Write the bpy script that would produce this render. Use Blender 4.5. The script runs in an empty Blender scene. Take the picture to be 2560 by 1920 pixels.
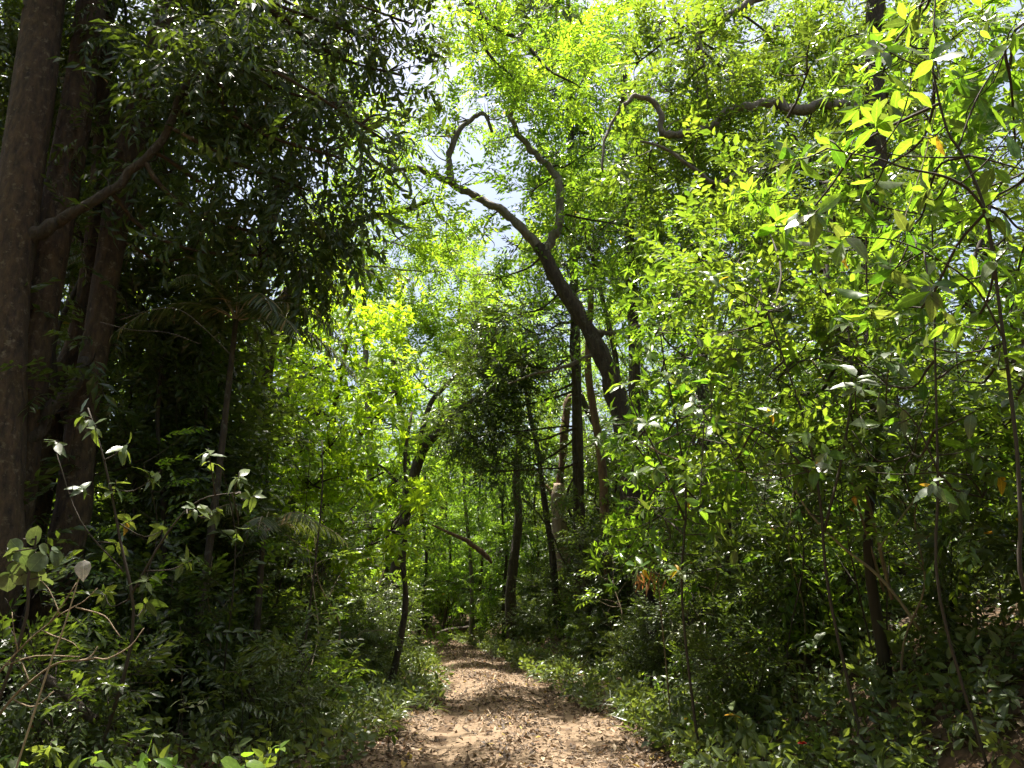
import bpy, math
import numpy as np
from mathutils import Matrix, Vector

# ------------------------------------------------------------------ camera, sky, sun, exposure
scene = bpy.context.scene
COL = scene.collection
F_PX = 2009.0                      # focal length in photo pixels (photo is 2560 wide)
PITCH = math.radians(15.0)
CAM_Z = 1.55
cam_data = bpy.data.cameras.new('camera')
cam_data.sensor_width = 36.0
cam_data.lens = F_PX / 2560.0 * 36.0
cam_data.clip_start = 0.05
cam_data.clip_end = 2000.0
cam = bpy.data.objects.new('camera', cam_data)
cam.location = (0, 0, CAM_Z)
cam.rotation_euler = (math.pi / 2 + PITCH, 0, 0)
COL.objects.link(cam)
scene.camera = cam

SUN_ELEV = math.radians(80.0)
SUN_AZ = math.radians(-28.0)        # clockwise from +Y (straight ahead), towards +X
world = bpy.data.worlds.new('World')
scene.world = world
world.use_nodes = True
wn = world.node_tree.nodes
sky = wn.new('ShaderNodeTexSky')
sky.sky_type = 'NISHITA'
sky.sun_disc = False
sky.sun_elevation = SUN_ELEV
sky.sun_rotation = SUN_AZ
sky.air_density = 1.0
sky.dust_density = 6.0
sky.ozone_density = 0.6
bg = wn['Background']
bg.inputs['Strength'].default_value = 0.076
world.node_tree.links.new(sky.outputs['Color'], bg.inputs['Color'])
sun_data = bpy.data.lights.new('sun', 'SUN')
sun_data.energy = 5.0
sun_data.angle = math.radians(0.5)
sun_data.color = (1.0, 0.95, 0.86)
sun = bpy.data.objects.new('sun', sun_data)
sdir = Vector((math.sin(SUN_AZ) * math.cos(SUN_ELEV), math.cos(SUN_AZ) * math.cos(SUN_ELEV), math.sin(SUN_ELEV)))
sun.rotation_euler = sdir.to_track_quat('Z', 'Y').to_euler()
sun.location = (0, 0, 40)
COL.objects.link(sun)
vs = scene.view_settings
vs.view_transform = 'Standard'
vs.look = 'None'
vs.gamma = 1.0
vs.use_curve_mapping = False
vs.exposure = 1.9
cy = scene.cycles
cy.max_bounces = 4
cy.diffuse_bounces = 2
cy.glossy_bounces = 2
cy.transmission_bounces = 3
cy.use_light_tree = False
cy.debug_use_spatial_splits = True
cy.transparent_max_bounces = 4
cy.caustics_reflective = False
cy.caustics_refractive = False
cy.sample_clamp_indirect = 6.0
cy.use_adaptive_sampling = True
cy.adaptive_threshold = 0.02

# ------------------------------------------------------------------ helpers
def P(px, py, Y):
    """the point at distance Y along the ground whose picture lies at photo pixel (px, py)"""
    xc = (px - 1280.0) / F_PX
    yc = -(py - 960.0) / F_PX
    cp, sp = math.cos(PITCH), math.sin(PITCH)
    dy = cp - yc * sp
    dz = sp + yc * cp
    t = Y / dy
    return np.array((xc * t, Y, CAM_Z + dz * t))

def PL(pts, Y, Y2=None):
    n = len(pts)
    out = []
    for i, p in enumerate(pts):
        yy = p[2] if len(p) > 2 else (Y if Y2 is None else Y + (Y2 - Y) * i / max(1, n - 1))
        out.append(P(p[0], p[1], yy))
    return np.array(out)

def nrm(a):
    return a / np.maximum(np.linalg.norm(a, axis=-1, keepdims=True), 1e-9)

def frames(d, up):
    """(K,3,3) matrices whose columns are x, y=d, z (z close to up)"""
    y = nrm(d)
    x = np.cross(y, up)
    bad = np.linalg.norm(x, axis=-1) < 1e-3
    if bad.any():
        x[bad] = np.cross(y[bad], np.array((1.0, 0.2, 0.1)))
    x = nrm(x)
    z = np.cross(x, y)
    return np.stack((x, y, z), axis=-1)

class MB:
    """collects triangles; build() links them as ONE mesh object"""
    def __init__(self):
        self.V, self.F, self.M, self.R, self.n = [], [], [], [], 0
    def add(self, V, F, mat=0, rnd=0.0):
        V = np.asarray(V, float).reshape(-1, 3); F = np.asarray(F, int).reshape(-1, 3)
        self.V.append(V); self.F.append(F + self.n); self.n += len(V)
        self.M.append(np.broadcast_to(np.asarray(mat), (len(F),)))
        self.R.append(np.broadcast_to(np.asarray(rnd, float), (len(F),)))
        return self
    def mesh(self, name, mats, smooth=False, origin=None):
        V = np.concatenate(self.V); F = np.concatenate(self.F)
        M = np.concatenate(self.M); R = np.concatenate(self.R)
        if origin is not None:
            V = V - np.asarray(origin)
        me = bpy.data.meshes.new(name)
        me.vertices.add(len(V)); me.vertices.foreach_set('co', V.astype(np.float32).ravel())
        me.loops.add(3 * len(F)); me.loops.foreach_set('vertex_index', F.astype(np.int32).ravel())
        me.polygons.add(len(F)); me.polygons.foreach_set('loop_start', np.arange(0, 3 * len(F), 3, dtype=np.int32))
        for m in mats:
            me.materials.append(m)
        me.polygons.foreach_set('material_index', M.astype(np.int32))
        at = me.attributes.new('rnd', 'FLOAT', 'FACE')
        at.data.foreach_set('value', R.astype(np.float32))
        me.update(calc_edges=True)
        me.polygons.foreach_set('use_smooth', np.full(len(F), smooth))
        return me
    def build(self, name, mats, parent=None, smooth=False, origin=None):
        o = bpy.data.objects.new(name, self.mesh(name, mats, smooth, origin))
        COL.objects.link(o)
        if parent is not None:
            o.parent = parent
        return o

def tag(o, label=None, cat=None, group=None, kind=None):
    for k, v in (('label', label), ('category', cat), ('group', group), ('kind', kind)):
        if v:
            o[k] = v
    return o

def thing(name, label, cat, loc, group=None, rz=0.0, sc=1.0):
    o = bpy.data.objects.new(name, None)
    o.empty_display_size = 0.2
    COL.objects.link(o)
    o.location = loc; o.rotation_euler = (0, 0, rz); o.scale = (sc, sc, sc)
    return tag(o, label, cat, group)

def copy_thing(root, loc, rz, sc, label, group):
    r = root.copy(); COL.objects.link(r)
    r.location = loc; r.rotation_euler = (0, 0, rz); r.scale = (sc, sc, sc)
    r['label'] = label; r['group'] = group
    for ch in root.children:
        c = ch.copy(); COL.objects.link(c); c.parent = r
        for g in ch.children:
            d = g.copy(); COL.objects.link(d); d.parent = c
    return r

def smooth_line(pts, rad, seg=3):
    """Catmull-Rom through pts with seg steps per span"""
    pts = np.asarray(pts, float); rad = np.asarray(rad, float)
    if len(pts) < 3:
        t = np.linspace(0, 1, seg + 1)[:, None]
        return pts[0] * (1 - t) + pts[-1] * t, rad[0] * (1 - t[:, 0]) + rad[-1] * t[:, 0]
    p = np.vstack((2 * pts[0] - pts[1], pts, 2 * pts[-1] - pts[-2]))
    out, ro = [], []
    for i in range(1, len(p) - 2):
        for k in range(seg):
            t = k / seg
            a, b, c, d = p[i - 1], p[i], p[i + 1], p[i + 2]
            out.append(0.5 * (2 * b + (c - a) * t + (2 * a - 5 * b + 4 * c - d) * t * t + (3 * b - a - 3 * c + d) * t ** 3))
            ro.append(rad[i - 1] * (1 - t) + rad[i] * t)
    out.append(pts[-1]); ro.append(rad[-1])
    return np.array(out), np.array(ro)

def tube(pts, rad, sides=6, seg=3, gnarl=0.0, rng=None, cap=True):
    pts = np.asarray(pts, float)
    if np.isscalar(rad):
        rad = np.full(len(pts), rad)
    rad = np.asarray(rad, float)
    if len(rad) == 2 and len(pts) > 2:
        rad = np.linspace(rad[0], rad[1], len(pts))
    L, r = smooth_line(pts, rad, seg)
    n = len(L)
    T = nrm(np.gradient(L, axis=0))
    u = np.cross(T[0], (0.3, 1.0, 0.2)); u /= np.linalg.norm(u)
    ang = np.linspace(0, 2 * math.pi, sides, endpoint=False)
    rings = []
    for i in range(n):
        u = u - T[i] * np.dot(u, T[i]); u /= np.linalg.norm(u)
        v = np.cross(T[i], u)
        rr = np.full(sides, r[i])
        if gnarl and rng is not None:
            rr = rr * (1 + gnarl * (rng.random(sides) - 0.5) + gnarl * 0.8 * (rng.random() - 0.5))
        rings.append(L[i] + np.outer(np.cos(ang) * rr, u) + np.outer(np.sin(ang) * rr, v))
    V = np.concatenate(rings)
    i = np.arange(n - 1)[:, None] * sides
    j = np.arange(sides)[None, :]; k = (j + 1) % sides
    a, b, c, d = i + j, i + k, i + sides + k, i + sides + j
    F = np.concatenate((np.stack((a, b, c), -1).reshape(-1, 3), np.stack((a, c, d), -1).reshape(-1, 3)))
    if cap:
        V = np.vstack((V, L[-1], L[0])); m = len(V)
        e = (n - 1) * sides
        F = np.vstack((F, [(e + q, e + (q + 1) % sides, m - 2) for q in range(sides)], [((q + 1) % sides, q, m - 1) for q in range(sides)]))
    return V, F

# ---- leaves
def prof_ovate(t): return (math.sin(math.pi * min(1, t) ** 0.75)) ** 0.9
def prof_obovate(t): return (math.sin(math.pi * t ** 1.35)) ** 0.9
def prof_lance(t): return (math.sin(math.pi * t ** 0.9))
def prof_round(t): return math.sqrt(max(0, 1 - (2 * t - 1) ** 2))

def leaf(n, w, prof=prof_ovate, curl=0.18, fold=0.15, wave=0.0, petiole=0.0):
    """a leaf of length 1 along +Y, upper side +Z; n stations (0: two folded triangles)"""
    if n == 0:
        V = [(0, 0, 0), (-w / 2, .45, fold * w - .2 * curl), (0, 1, -curl), (w / 2, .45, fold * w - .2 * curl)]
        return np.array(V, float), np.array([(0, 3, 2), (0, 2, 1)])
    ts = [(i + 1) / (n + 1) for i in range(n)]
    V = [(0, 0, 0)]
    for i, t in enumerate(ts):
        hw = w / 2 * max(0.06, prof(t))
        z = -curl * t * t
        wv = wave * (1 if i % 2 else -1)
        V += [(-hw, t, z + 2 * fold * hw + wv), (0, t, z), (hw, t, z + 2 * fold * hw - wv)]
    V.append((0, 1, -curl))
    F = [(0, 3, 2), (0, 2, 1)]
    for i in range(n - 1):
        a = 1 + 3 * i; b = a + 3
        F += [(a, a + 1, b + 1), (a, b + 1, b), (a + 1, a + 2, b + 2), (a + 1, b + 2, b + 1)]
    a = 1 + 3 * (n - 1); tip = len(V) - 1
    F += [(a, a + 1, tip), (a + 1, a + 2, tip)]
    return np.array(V, float), np.array(F)

def spray(rng, kind='alternate', n=12, L=0.5, leaf_len=0.13, w=0.4, st=0, prof=prof_ovate, curl=.2, fold=.15, droop=.25, twig_r=.004):
    """a twig along +Y with n leaves: (V, F, mat per face, leaf index per face, number of leaves)"""
    lv, lf = leaf(st, w, prof, curl, fold)
    V, F, M, I = [], [], [], []
    bend = lambda s: np.array((0.05 * math.sin(3 * s), s * L, -droop * L * s * s))
    base = 0
    if kind == 'whorl':
        for i in range(n):
            a = 2 * math.pi * i / n + rng.normal() * .25
            el = rng.uniform(-.1, .75)
            d = np.array((math.cos(a) * math.cos(el), math.sin(el), math.sin(a) * math.cos(el)))
            s = rng.uniform(.8, 1)
            p = bend(s)
            R = frames(d[None], np.array((0, 1.0, 0.25)) + rng.normal(0, .25, 3)[None])[0]
            sz = leaf_len * rng.uniform(.7, 1.15)
            V.append((lv * sz) @ R.T + p); F.append(lf + base); base += len(lv)
            M.append(np.zeros(len(lf), int)); I.append(np.full(len(lf), i))
    else:
        for i in range(n):
            s = (i + 1) / n if kind == 'alternate' else (i // 2 + 1) / (n // 2)
            side = 1 if i % 2 else -1
            a = rng.normal(.95, .18) * (0.45 if i == n - 1 else 1)
            d = np.array((side * math.sin(a), math.cos(a), -droop * (.4 + s) + rng.normal() * .18))
            R = frames(d[None], (np.array((0, 0, 1.0)) + rng.normal(0, .28, 3))[None])[0]
            sz = leaf_len * rng.uniform(.65, 1.15) * (0.75 + .35 * math.sin(math.pi * min(1, s * .9)))
            V.append((lv * sz) @ R.T + bend(s)); F.append(lf + base); base += len(lv)
            M.append(np.zeros(len(lf), int)); I.append(np.full(len(lf), i))
    if twig_r:
        tv, tf = tube(np.array([bend(s) for s in (0, .5, 1)]), [twig_r, twig_r * .5], 3, 1, cap=False)
        V.append(tv); F.append(tf + base); M.append(np.ones(len(tf), int)); I.append(np.zeros(len(tf), int))
    return np.concatenate(V), np.concatenate(F), np.concatenate(M), np.concatenate(I), n

def scatter(mb, tpls, pos, dirs, scale, rng, tilt=.45):
    """put the spray templates at pos (K,3), twig along dirs, upper side near up"""
    K = len(pos)
    if K == 0:
        return
    up = np.array((0, 0, 1.0)) + rng.normal(0, tilt, (K, 3))
    R = frames(dirs, up)
    which = rng.integers(0, len(tpls), K)
    scale = np.broadcast_to(np.asarray(scale, float), (K,))
    for q, (V, F, M, I, n) in enumerate(tpls):
        k = np.nonzero(which == q)[0]
        if not len(k):
            continue
        W = np.einsum('kij,nj->kni', R[k], V) * scale[k][:, None, None] + pos[k][:, None, :]
        FF = (F[None] + (np.arange(len(k)) * len(V))[:, None, None]).reshape(-1, 3)
        clump = rng.random(len(k))[:, None] * .45
        rl = clump + rng.random((len(k), n)) * .55
        mb.add(W.reshape(-1, 3), FF, np.tile(M, len(k)), rl[:, I].ravel())

def blob_sprays(blobs, dens, rng, clump_n=14, spread=.30, up=.25):
    """spray positions and directions for a crown made of blobs (centre, radius or radii)"""
    pos, dirs = [], []
    for c, r in blobs:
        r = np.broadcast_to(np.asarray(r, float), (3,))
        n = max(6, int(dens * (r[0] * r[1] * r[2]) ** (2 / 3) * 4))
        m = max(3, n // clump_n)
        cc = nrm(rng.normal(size=(m, 3))) * (rng.random((m, 1)) ** .5)
        k = rng.integers(0, m, n)
        q = cc[k] + rng.normal(0, spread, (n, 3)) * np.array((1, 1, .7))
        pos.append(c + q * r)
        dirs.append(nrm(q + rng.normal(0, .45, (n, 3)) + np.array((0, 0, up))))
    return np.concatenate(pos), np.concatenate(dirs)

# ------------------------------------------------------------------ materials
def nodes_of(name):
    m = bpy.data.materials.new(name)
    m.use_nodes = True
    nt = m.node_tree
    return m, nt, nt.nodes['Principled BSDF'], nt.nodes['Material Output']

def ramp(nt, stops, fac, interp='LINEAR'):
    r = nt.nodes.new('ShaderNodeValToRGB')
    r.color_ramp.interpolation = interp
    el = r.color_ramp.elements
    while len(el) < len(stops):
        el.new(0.5)
    for e, (p, c) in zip(el, stops):
        e.position = p; e.color = (*c, 1)
    nt.links.new(fac, r.inputs['Fac'])
    return r

def leaf_mat(name, lo, hi, tlo, thi, trans=.5, rough=.42, old=.012, per_object=False, old_col=(.42, .22, .02), spec=.5):
    """reflected colour runs lo..hi, colour of light passing through runs tlo..thi; a few old leaves are yellow"""
    m, nt, b, out = nodes_of(name)
    if per_object:
        s = nt.nodes.new('ShaderNodeObjectInfo').outputs['Random']
    else:
        a = nt.nodes.new('ShaderNodeAttribute'); a.attribute_name = 'rnd'
        s = a.outputs['Fac']
    k = 1 - old
    r1 = ramp(nt, [(0, lo), (k - .002, hi), (k, old_col), (1, old_col)], s)
    oc = tuple(min(1, c * 1.3) for c in old_col)
    r2 = ramp(nt, [(0, tlo), (k - .002, thi), (k, oc), (1, oc)], s)
    c1, c2 = r1.outputs['Color'], r2.outputs['Color']
    if per_object:
        # midrib, side veins and blotches in the leaf's own coordinates (length runs along y)
        def mth(op, a, b2=None):
            n = nt.nodes.new('ShaderNodeMath'); n.operation = op
            for q, v in enumerate((a, b2)):
                if v is None:
                    continue
                if isinstance(v, (int, float)):
                    n.inputs[q].default_value = v
                else:
                    nt.links.new(v, n.inputs[q])
            return n.outputs[0]
        tc = nt.nodes.new('ShaderNodeTexCoord')
        sx = nt.nodes.new('ShaderNodeSeparateXYZ'); nt.links.new(tc.outputs['Object'], sx.inputs[0])
        ax = mth('ABSOLUTE', sx.outputs['X'])
        rib = mth('LESS_THAN', ax, .014)
        lat = mth('POWER', mth('MAXIMUM', mth('SINE', mth('MULTIPLY', mth('SUBTRACT', sx.outputs['Y'], mth('MULTIPLY', ax, .9)), 62.0)), 0.0), 6.0)
        nz = nt.nodes.new('ShaderNodeTexNoise'); nz.inputs['Scale'].default_value = 7; nz.inputs['Detail'].default_value = 5
        nt.links.new(tc.outputs['Object'], nz.inputs['Vector'])
        f = mth('ADD', mth('ADD', mth('MULTIPLY', rib, .5), mth('MULTIPLY', lat, .22)), mth('ADD', mth('MULTIPLY', nz.outputs['Fac'], .9), .5))
        def scaled(c):
            v = nt.nodes.new('ShaderNodeVectorMath'); v.operation = 'SCALE'
            nt.links.new(c, v.inputs[0]); nt.links.new(f, v.inputs['Scale'])
            return v.outputs[0]
        c1, c2 = scaled(c1), scaled(c2)
    nt.links.new(c1, b.inputs['Base Color'])
    b.inputs['Roughness'].default_value = rough
    b.inputs['Specular IOR Level'].default_value = spec
    t = nt.nodes.new('ShaderNodeBsdfTranslucent')
    nt.links.new(c2, t.inputs['Color'])
    mx = nt.nodes.new('ShaderNodeMixShader')
    mx.inputs[0].default_value = trans
    nt.links.new(b.outputs[0], mx.inputs[1]); nt.links.new(t.outputs[0], mx.inputs[2])
    nt.links.new(mx.outputs[0], out.inputs['Surface'])
    return m

def bark_mat(name, c1, c2, lichen=None, scale=6.0, stretch=.25, bump=.6, rough=.9):
    m, nt, b, out = nodes_of(name)
    tc = nt.nodes.new('ShaderNodeTexCoord')
    mp = nt.nodes.new('ShaderNodeMapping'); mp.inputs['Scale'].default_value = (scale, scale, scale * stretch)
    nt.links.new(tc.outputs['Object'], mp.inputs['Vector'])
    n1 = nt.nodes.new('ShaderNodeTexNoise'); n1.inputs['Scale'].default_value = 2.2; n1.inputs['Detail'].default_value = 8; n1.inputs['Roughness'].default_value = .65
    nt.links.new(mp.outputs[0], n1.inputs['Vector'])
    r = ramp(nt, [(.3, c1), (.7, c2)], n1.outputs['Fac'])
    colo = r.outputs['Color']
    if lichen:
        n2 = nt.nodes.new('ShaderNodeTexNoise'); n2.inputs['Scale'].default_value = 11; n2.inputs['Detail'].default_value = 9; n2.inputs['Roughness'].default_value = .7
        nt.links.new(tc.outputs['Object'], n2.inputs['Vector'])
        r2 = ramp(nt, [(.56, (0, 0, 0)), (.66, (1, 1, 1))], n2.outputs['Fac'])
        mx = nt.nodes.new('ShaderNodeMix'); mx.data_type = 'RGBA'
        nt.links.new(r2.outputs['Color'], mx.inputs['Factor']); nt.links.new(colo, mx.inputs['A']); mx.inputs['B'].default_value = (*lichen, 1)
        colo = mx.outputs['Result']
    nt.links.new(colo, b.inputs['Base Color'])
    b.inputs['Roughness'].default_value = rough
    bp = nt.nodes.new('ShaderNodeBump'); bp.inputs['Strength'].default_value = bump; bp.inputs['Distance'].default_value = .06
    nt.links.new(n1.outputs['Fac'], bp.inputs['Height']); nt.links.new(bp.outputs[0], b.inputs['Normal'])
    return m

def ground_mat(name, cols, scale=3.0, bump=.5):
    m, nt, b, out = nodes_of(name)
    tc = nt.nodes.new('ShaderNodeTexCoord')
    n1 = nt.nodes.new('ShaderNodeTexNoise'); n1.inputs['Scale'].default_value = scale; n1.inputs['Detail'].default_value = 10; n1.inputs['Roughness'].default_value = .7
    nt.links.new(tc.outputs['Object'], n1.inputs['Vector'])
    v = nt.nodes.new('ShaderNodeTexVoronoi'); v.inputs['Scale'].default_value = 16
    nt.links.new(tc.outputs['Object'], v.inputs['Vector'])
    mx = nt.nodes.new('ShaderNodeMix'); mx.data_type = 'RGBA'; mx.inputs['Factor'].default_value = .12
    r = ramp(nt, [(.25, cols[0]), (.5, cols[1]), (.75, cols[2])], n1.outputs['Fac'])
    sp = nt.nodes.new('ShaderNodeSeparateColor'); nt.links.new(v.outputs['Color'], sp.inputs[0])
    r2 = ramp(nt, [(0, cols[0]), (1, cols[2])], sp.outputs[0])
    nt.links.new(r.outputs['Color'], mx.inputs['A']); nt.links.new(r2.outputs['Color'], mx.inputs['B'])
    nt.links.new(mx.outputs['Result'], b.inputs['Base Color'])
    b.inputs['Roughness'].default_value = .95
    b.inputs['Specular IOR Level'].default_value = .2
    bp = nt.nodes.new('ShaderNodeBump'); bp.inputs['Strength'].default_value = bump; bp.inputs['Distance'].default_value = .05
    nt.links.new(n1.outputs['Fac'], bp.inputs['Height']); nt.links.new(bp.outputs[0], b.inputs['Normal'])
    return m

def litter_mat(name, per_object=False):
    m, nt, b, out = nodes_of(name)
    if per_object:
        s = nt.nodes.new('ShaderNodeObjectInfo').outputs['Random']
    else:
        a = nt.nodes.new('ShaderNodeAttribute'); a.attribute_name = 'rnd'; s = a.outputs['Fac']
    r = ramp(nt, [(0, (.04, .025, .014)), (.35, (.095, .06, .034)), (.62, (.18, .118, .066)), (.84, (.28, .195, .118)), (.94, (.40, .31, .21)), (.965, (.30, .12, .04)), (1, (.36, .29, .05))], s)
    nt.links.new(r.outputs['Color'], b.inputs['Base Color'])
    b.inputs['Roughness'].default_value = .7
    t = nt.nodes.new('ShaderNodeBsdfTranslucent'); nt.links.new(r.outputs['Color'], t.inputs['Color'])
    mx = nt.nodes.new('ShaderNodeMixShader'); mx.inputs[0].default_value = .2
    nt.links.new(b.outputs[0], mx.inputs[1]); nt.links.new(t.outputs[0], mx.inputs[2]); nt.links.new(mx.outputs[0], out.inputs['Surface'])
    return m

def plain_mat(name, col, rough=.6):
    m, nt, b, out = nodes_of(name)
    n1 = nt.nodes.new('ShaderNodeTexNoise'); n1.inputs['Scale'].default_value = 25
    r = ramp(nt, [(.3, tuple(c * .7 for c in col)), (.7, col)], n1.outputs['Fac'])
    nt.links.new(r.outputs['Color'], b.inputs['Base Color']); b.inputs['Roughness'].default_value = rough
    return m

# leaf materials: (reflect dark, reflect light, through dark, through light)
LM = {}
LMO = {}
def add_leaf(key, *a, **k):
    LM[key] = leaf_mat('leaf_' + key, *a, **k)
    LMO[key] = leaf_mat('single_leaf_' + key, *a, per_object=True, **k)
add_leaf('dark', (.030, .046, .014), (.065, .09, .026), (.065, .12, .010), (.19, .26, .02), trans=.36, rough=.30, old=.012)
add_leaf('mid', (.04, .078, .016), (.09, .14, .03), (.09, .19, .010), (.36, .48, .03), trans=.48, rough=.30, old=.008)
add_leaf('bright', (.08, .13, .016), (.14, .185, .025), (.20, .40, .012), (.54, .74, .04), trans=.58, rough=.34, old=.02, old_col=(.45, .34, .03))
add_leaf('lime', (.10, .175, .018), (.17, .25, .03), (.32, .54, .010), (.66, .86, .03), trans=.55, rough=.36, old=.015, old_col=(.45, .34, .03))  # tones raised above bright, puts sunshine into the sunlit trees' leaf colour
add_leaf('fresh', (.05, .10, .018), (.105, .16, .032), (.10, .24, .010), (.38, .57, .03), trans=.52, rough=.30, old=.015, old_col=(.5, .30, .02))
add_leaf('cover', (.050, .075, .028), (.11, .14, .055), (.13, .20, .02), (.30, .36, .04), trans=.38, rough=.34, old=.01)
add_leaf('grey', (.06, .08, .045), (.12, .15, .085), (.10, .15, .03), (.20, .26, .05), trans=.28, rough=.36, old=.02)
add_leaf('palm', (.04, .06, .018), (.10, .12, .05), (.12, .18, .015), (.26, .30, .04), trans=.33, rough=.30, old=.05, old_col=(.3, .22, .1))
add_leaf('pale', (.16, .18, .09), (.26, .28, .15), (.2, .26, .05), (.3, .36, .08), trans=.35, rough=.5)
LM['dry'] = leaf_mat('leaf_dry', (.25, .12, .04), (.45, .24, .09), (.35, .15, .04), (.5, .3, .1), trans=.35, rough=.7)
LMO['dead'] = leaf_mat('single_leaf_dead', (.28, .26, .23), (.42, .39, .35), (.2, .18, .14), (.3, .27, .22), trans=.2, rough=.7, per_object=True)
BARK = {
    'brown': bark_mat('bark_brown', (.012, .007, .004), (.10, .058, .028), lichen=(.15, .115, .075), scale=7.0, stretch=.35, bump=1.0),
    'dark': bark_mat('bark_dark', (.02, .014, .010), (.085, .06, .042), lichen=(.11, .10, .08), scale=9, bump=1.0),
    'grey': bark_mat('bark_grey', (.08, .065, .05), (.22, .19, .155), lichen=(.26, .26, .22)),
    'tan': bark_mat('bark_tan', (.10, .07, .04), (.26, .19, .12), scale=12),
    'red': bark_mat('bark_red', (.07, .038, .022), (.2, .115, .07), scale=8),
    'snag': bark_mat('bark_snag', (.17, .12, .08), (.38, .29, .21), scale=7),  # bark colour brightened to stand for sun on the broken trunk
    'twig': plain_mat('bark_twig', (.04, .028, .017), .85),
    'vine': plain_mat('bark_vine', (.30, .24, .16), .8),
}
GROUND = ground_mat('forest_floor', ((.025, .016, .010), (.07, .045, .026), (.15, .095, .055)), 5.0)
SOIL = ground_mat('sandy_soil', ((.085, .056, .034), (.155, .108, .067), (.235, .172, .114)), 4.0, .35)
LITTER, LITTER_O = litter_mat('fallen_leaves'), litter_mat('single_fallen_leaf', True)

# ------------------------------------------------------------------ ground and path
PY = np.array([-8, 0, 8, 12, 15.5, 20.7, 26, 30, 33, 36, 40.])
PX = np.array([.2, .1, 0, 0, -.3, -.95, -1.75, -2.6, -4.2, -7.0, -13.])
def path_x(Y): return np.interp(Y, PY, PX)
def path_hw(Y): return np.interp(Y, [0, 8, 15, 22, 30, 36], [1.6, 1.5, 1.25, 1.15, 1.2, 1.5])
def sstep(t): t = np.clip(t, 0, 1); return t * t * (3 - 2 * t)
def ground_z(x, y):
    x = np.asarray(x, float); y = np.asarray(y, float)
    d = x - path_x(y)
    a = np.abs(d) - path_hw(y)
    on = np.clip(1 - (y - 33) / 3, 0, 1)
    right = np.where(d > 0, 1.0, 0.0)
    z = sstep((a - .5) / 3.5) * (.30 + .65 * right)
    z = z + right * sstep((a - .7) / .8) * sstep((y - 18) / 4) * .35
    z = z + right * sstep((a - .9) / 1.5) * .5 * (1 - sstep((y - 11) / 4))
    z = z * on + (1 - on) * (.35 + .02 * np.clip(y - 33, 0, 400))
    z = z + .05 * np.sin(x * 1.3 + 1) * np.sin(y * .9) * sstep(a / 2) + .03 * np.sin(x * 3.1) * np.sin(y * 2.7 + 2) * sstep(a / 1)
    rut = np.exp(-((np.abs(d) - .78) / .30) ** 2) * .05 - np.exp(-(d / .35) ** 2) * .03
    return z - rut * on * (a < .3) + .012 * np.sin(x * 5.1 + y * 2.3) * np.sin(y * 4.4)

def grid(xs, ys, zf, lift=0.0):
    X, Y = np.meshgrid(xs, ys)
    Z = zf(X, Y) + lift
    V = np.stack((X, Y, Z), -1).reshape(-1, 3)
    nx = len(xs)
    i = (np.arange(len(ys) - 1)[:, None] * nx + np.arange(nx - 1)[None]).ravel()
    F = np.concatenate((np.stack((i, i + 1, i + nx + 1), -1), np.stack((i, i + nx + 1, i + nx), -1)))
    return V, F

xs = np.concatenate((np.array([-700, -300, -120, -60, -30]), np.arange(-16, 16.01, .3), np.array([30, 60, 120, 300, 700])))
ys = np.concatenate((np.array([-400, -100, -30, -10]), np.arange(-4, 44, .3), np.array([50, 70, 100, 160, 300, 700])))
V, F = grid(xs, ys, ground_z)
tag(MB().add(V, F).build('ground', [GROUND], smooth=True), kind='structure')

rng = np.random.default_rng(3)
ss = np.arange(-4, 38.5, .2)
cols = 23
edge = lambda y, s: 1 + .12 * np.sin(y * 1.7 + s) + .08 * np.sin(y * 4.3 + 2 * s)
V = []
for y in ss:
    u = np.linspace(-1, .9, cols)
    x = path_x(y) + u * path_hw(y) * np.where(u < 0, edge(y, 0), edge(y, 2))
    V.append(np.stack((x, np.full(cols, y), ground_z(x, np.full(cols, y)) + .006), -1))
V = np.concatenate(V)
i = (np.arange(len(ss) - 1)[:, None] * cols + np.arange(cols - 1)[None]).ravel()
F = np.concatenate((np.stack((i, i + 1, i + cols + 1), -1), np.stack((i, i + cols + 1, i + cols), -1)))
path = tag(MB().add(V, F).build('path', [SOIL], smooth=True), kind='structure')

# fallen leaves: the nearest ones single pieces of the path, the rest one mass
def litter_points(n, rng, y0, y1, wmul=1.0, spread=0.0):
    y = y0 + (y1 - y0) * rng.random(n) ** 1.3
    u = rng.uniform(-1, 1, n) * wmul
    patch = np.clip(.5 + .8 * np.sin(y * 2.1 + 3 * u) * np.sin(y * .9 - 2 * u + 1) + .3 * np.sin(y * 5.3 - 7 * u), 0, 1)
    keep = rng.random(n) < (.08 + .22 * patch + (.30 + .40 * patch) * (1 - np.exp(-((np.abs(u) - .48) / .30) ** 2)))
    y, u = y[keep], u[keep]
    x = path_x(y) + u * path_hw(y)
    return x, y
lt = []
for k in range(5):
    lt.append(leaf(2 if k < 3 else 3, .42 + .04 * k, prof_ovate, curl=(-.25, .3, -.1, .5, -.45)[k], fold=(.25, -.2, .4, .3, -.3)[k], wave=.02 * k))
lmb = MB()
x, y = litter_points(85000, rng, 6.0, 36, 1.35)
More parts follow.
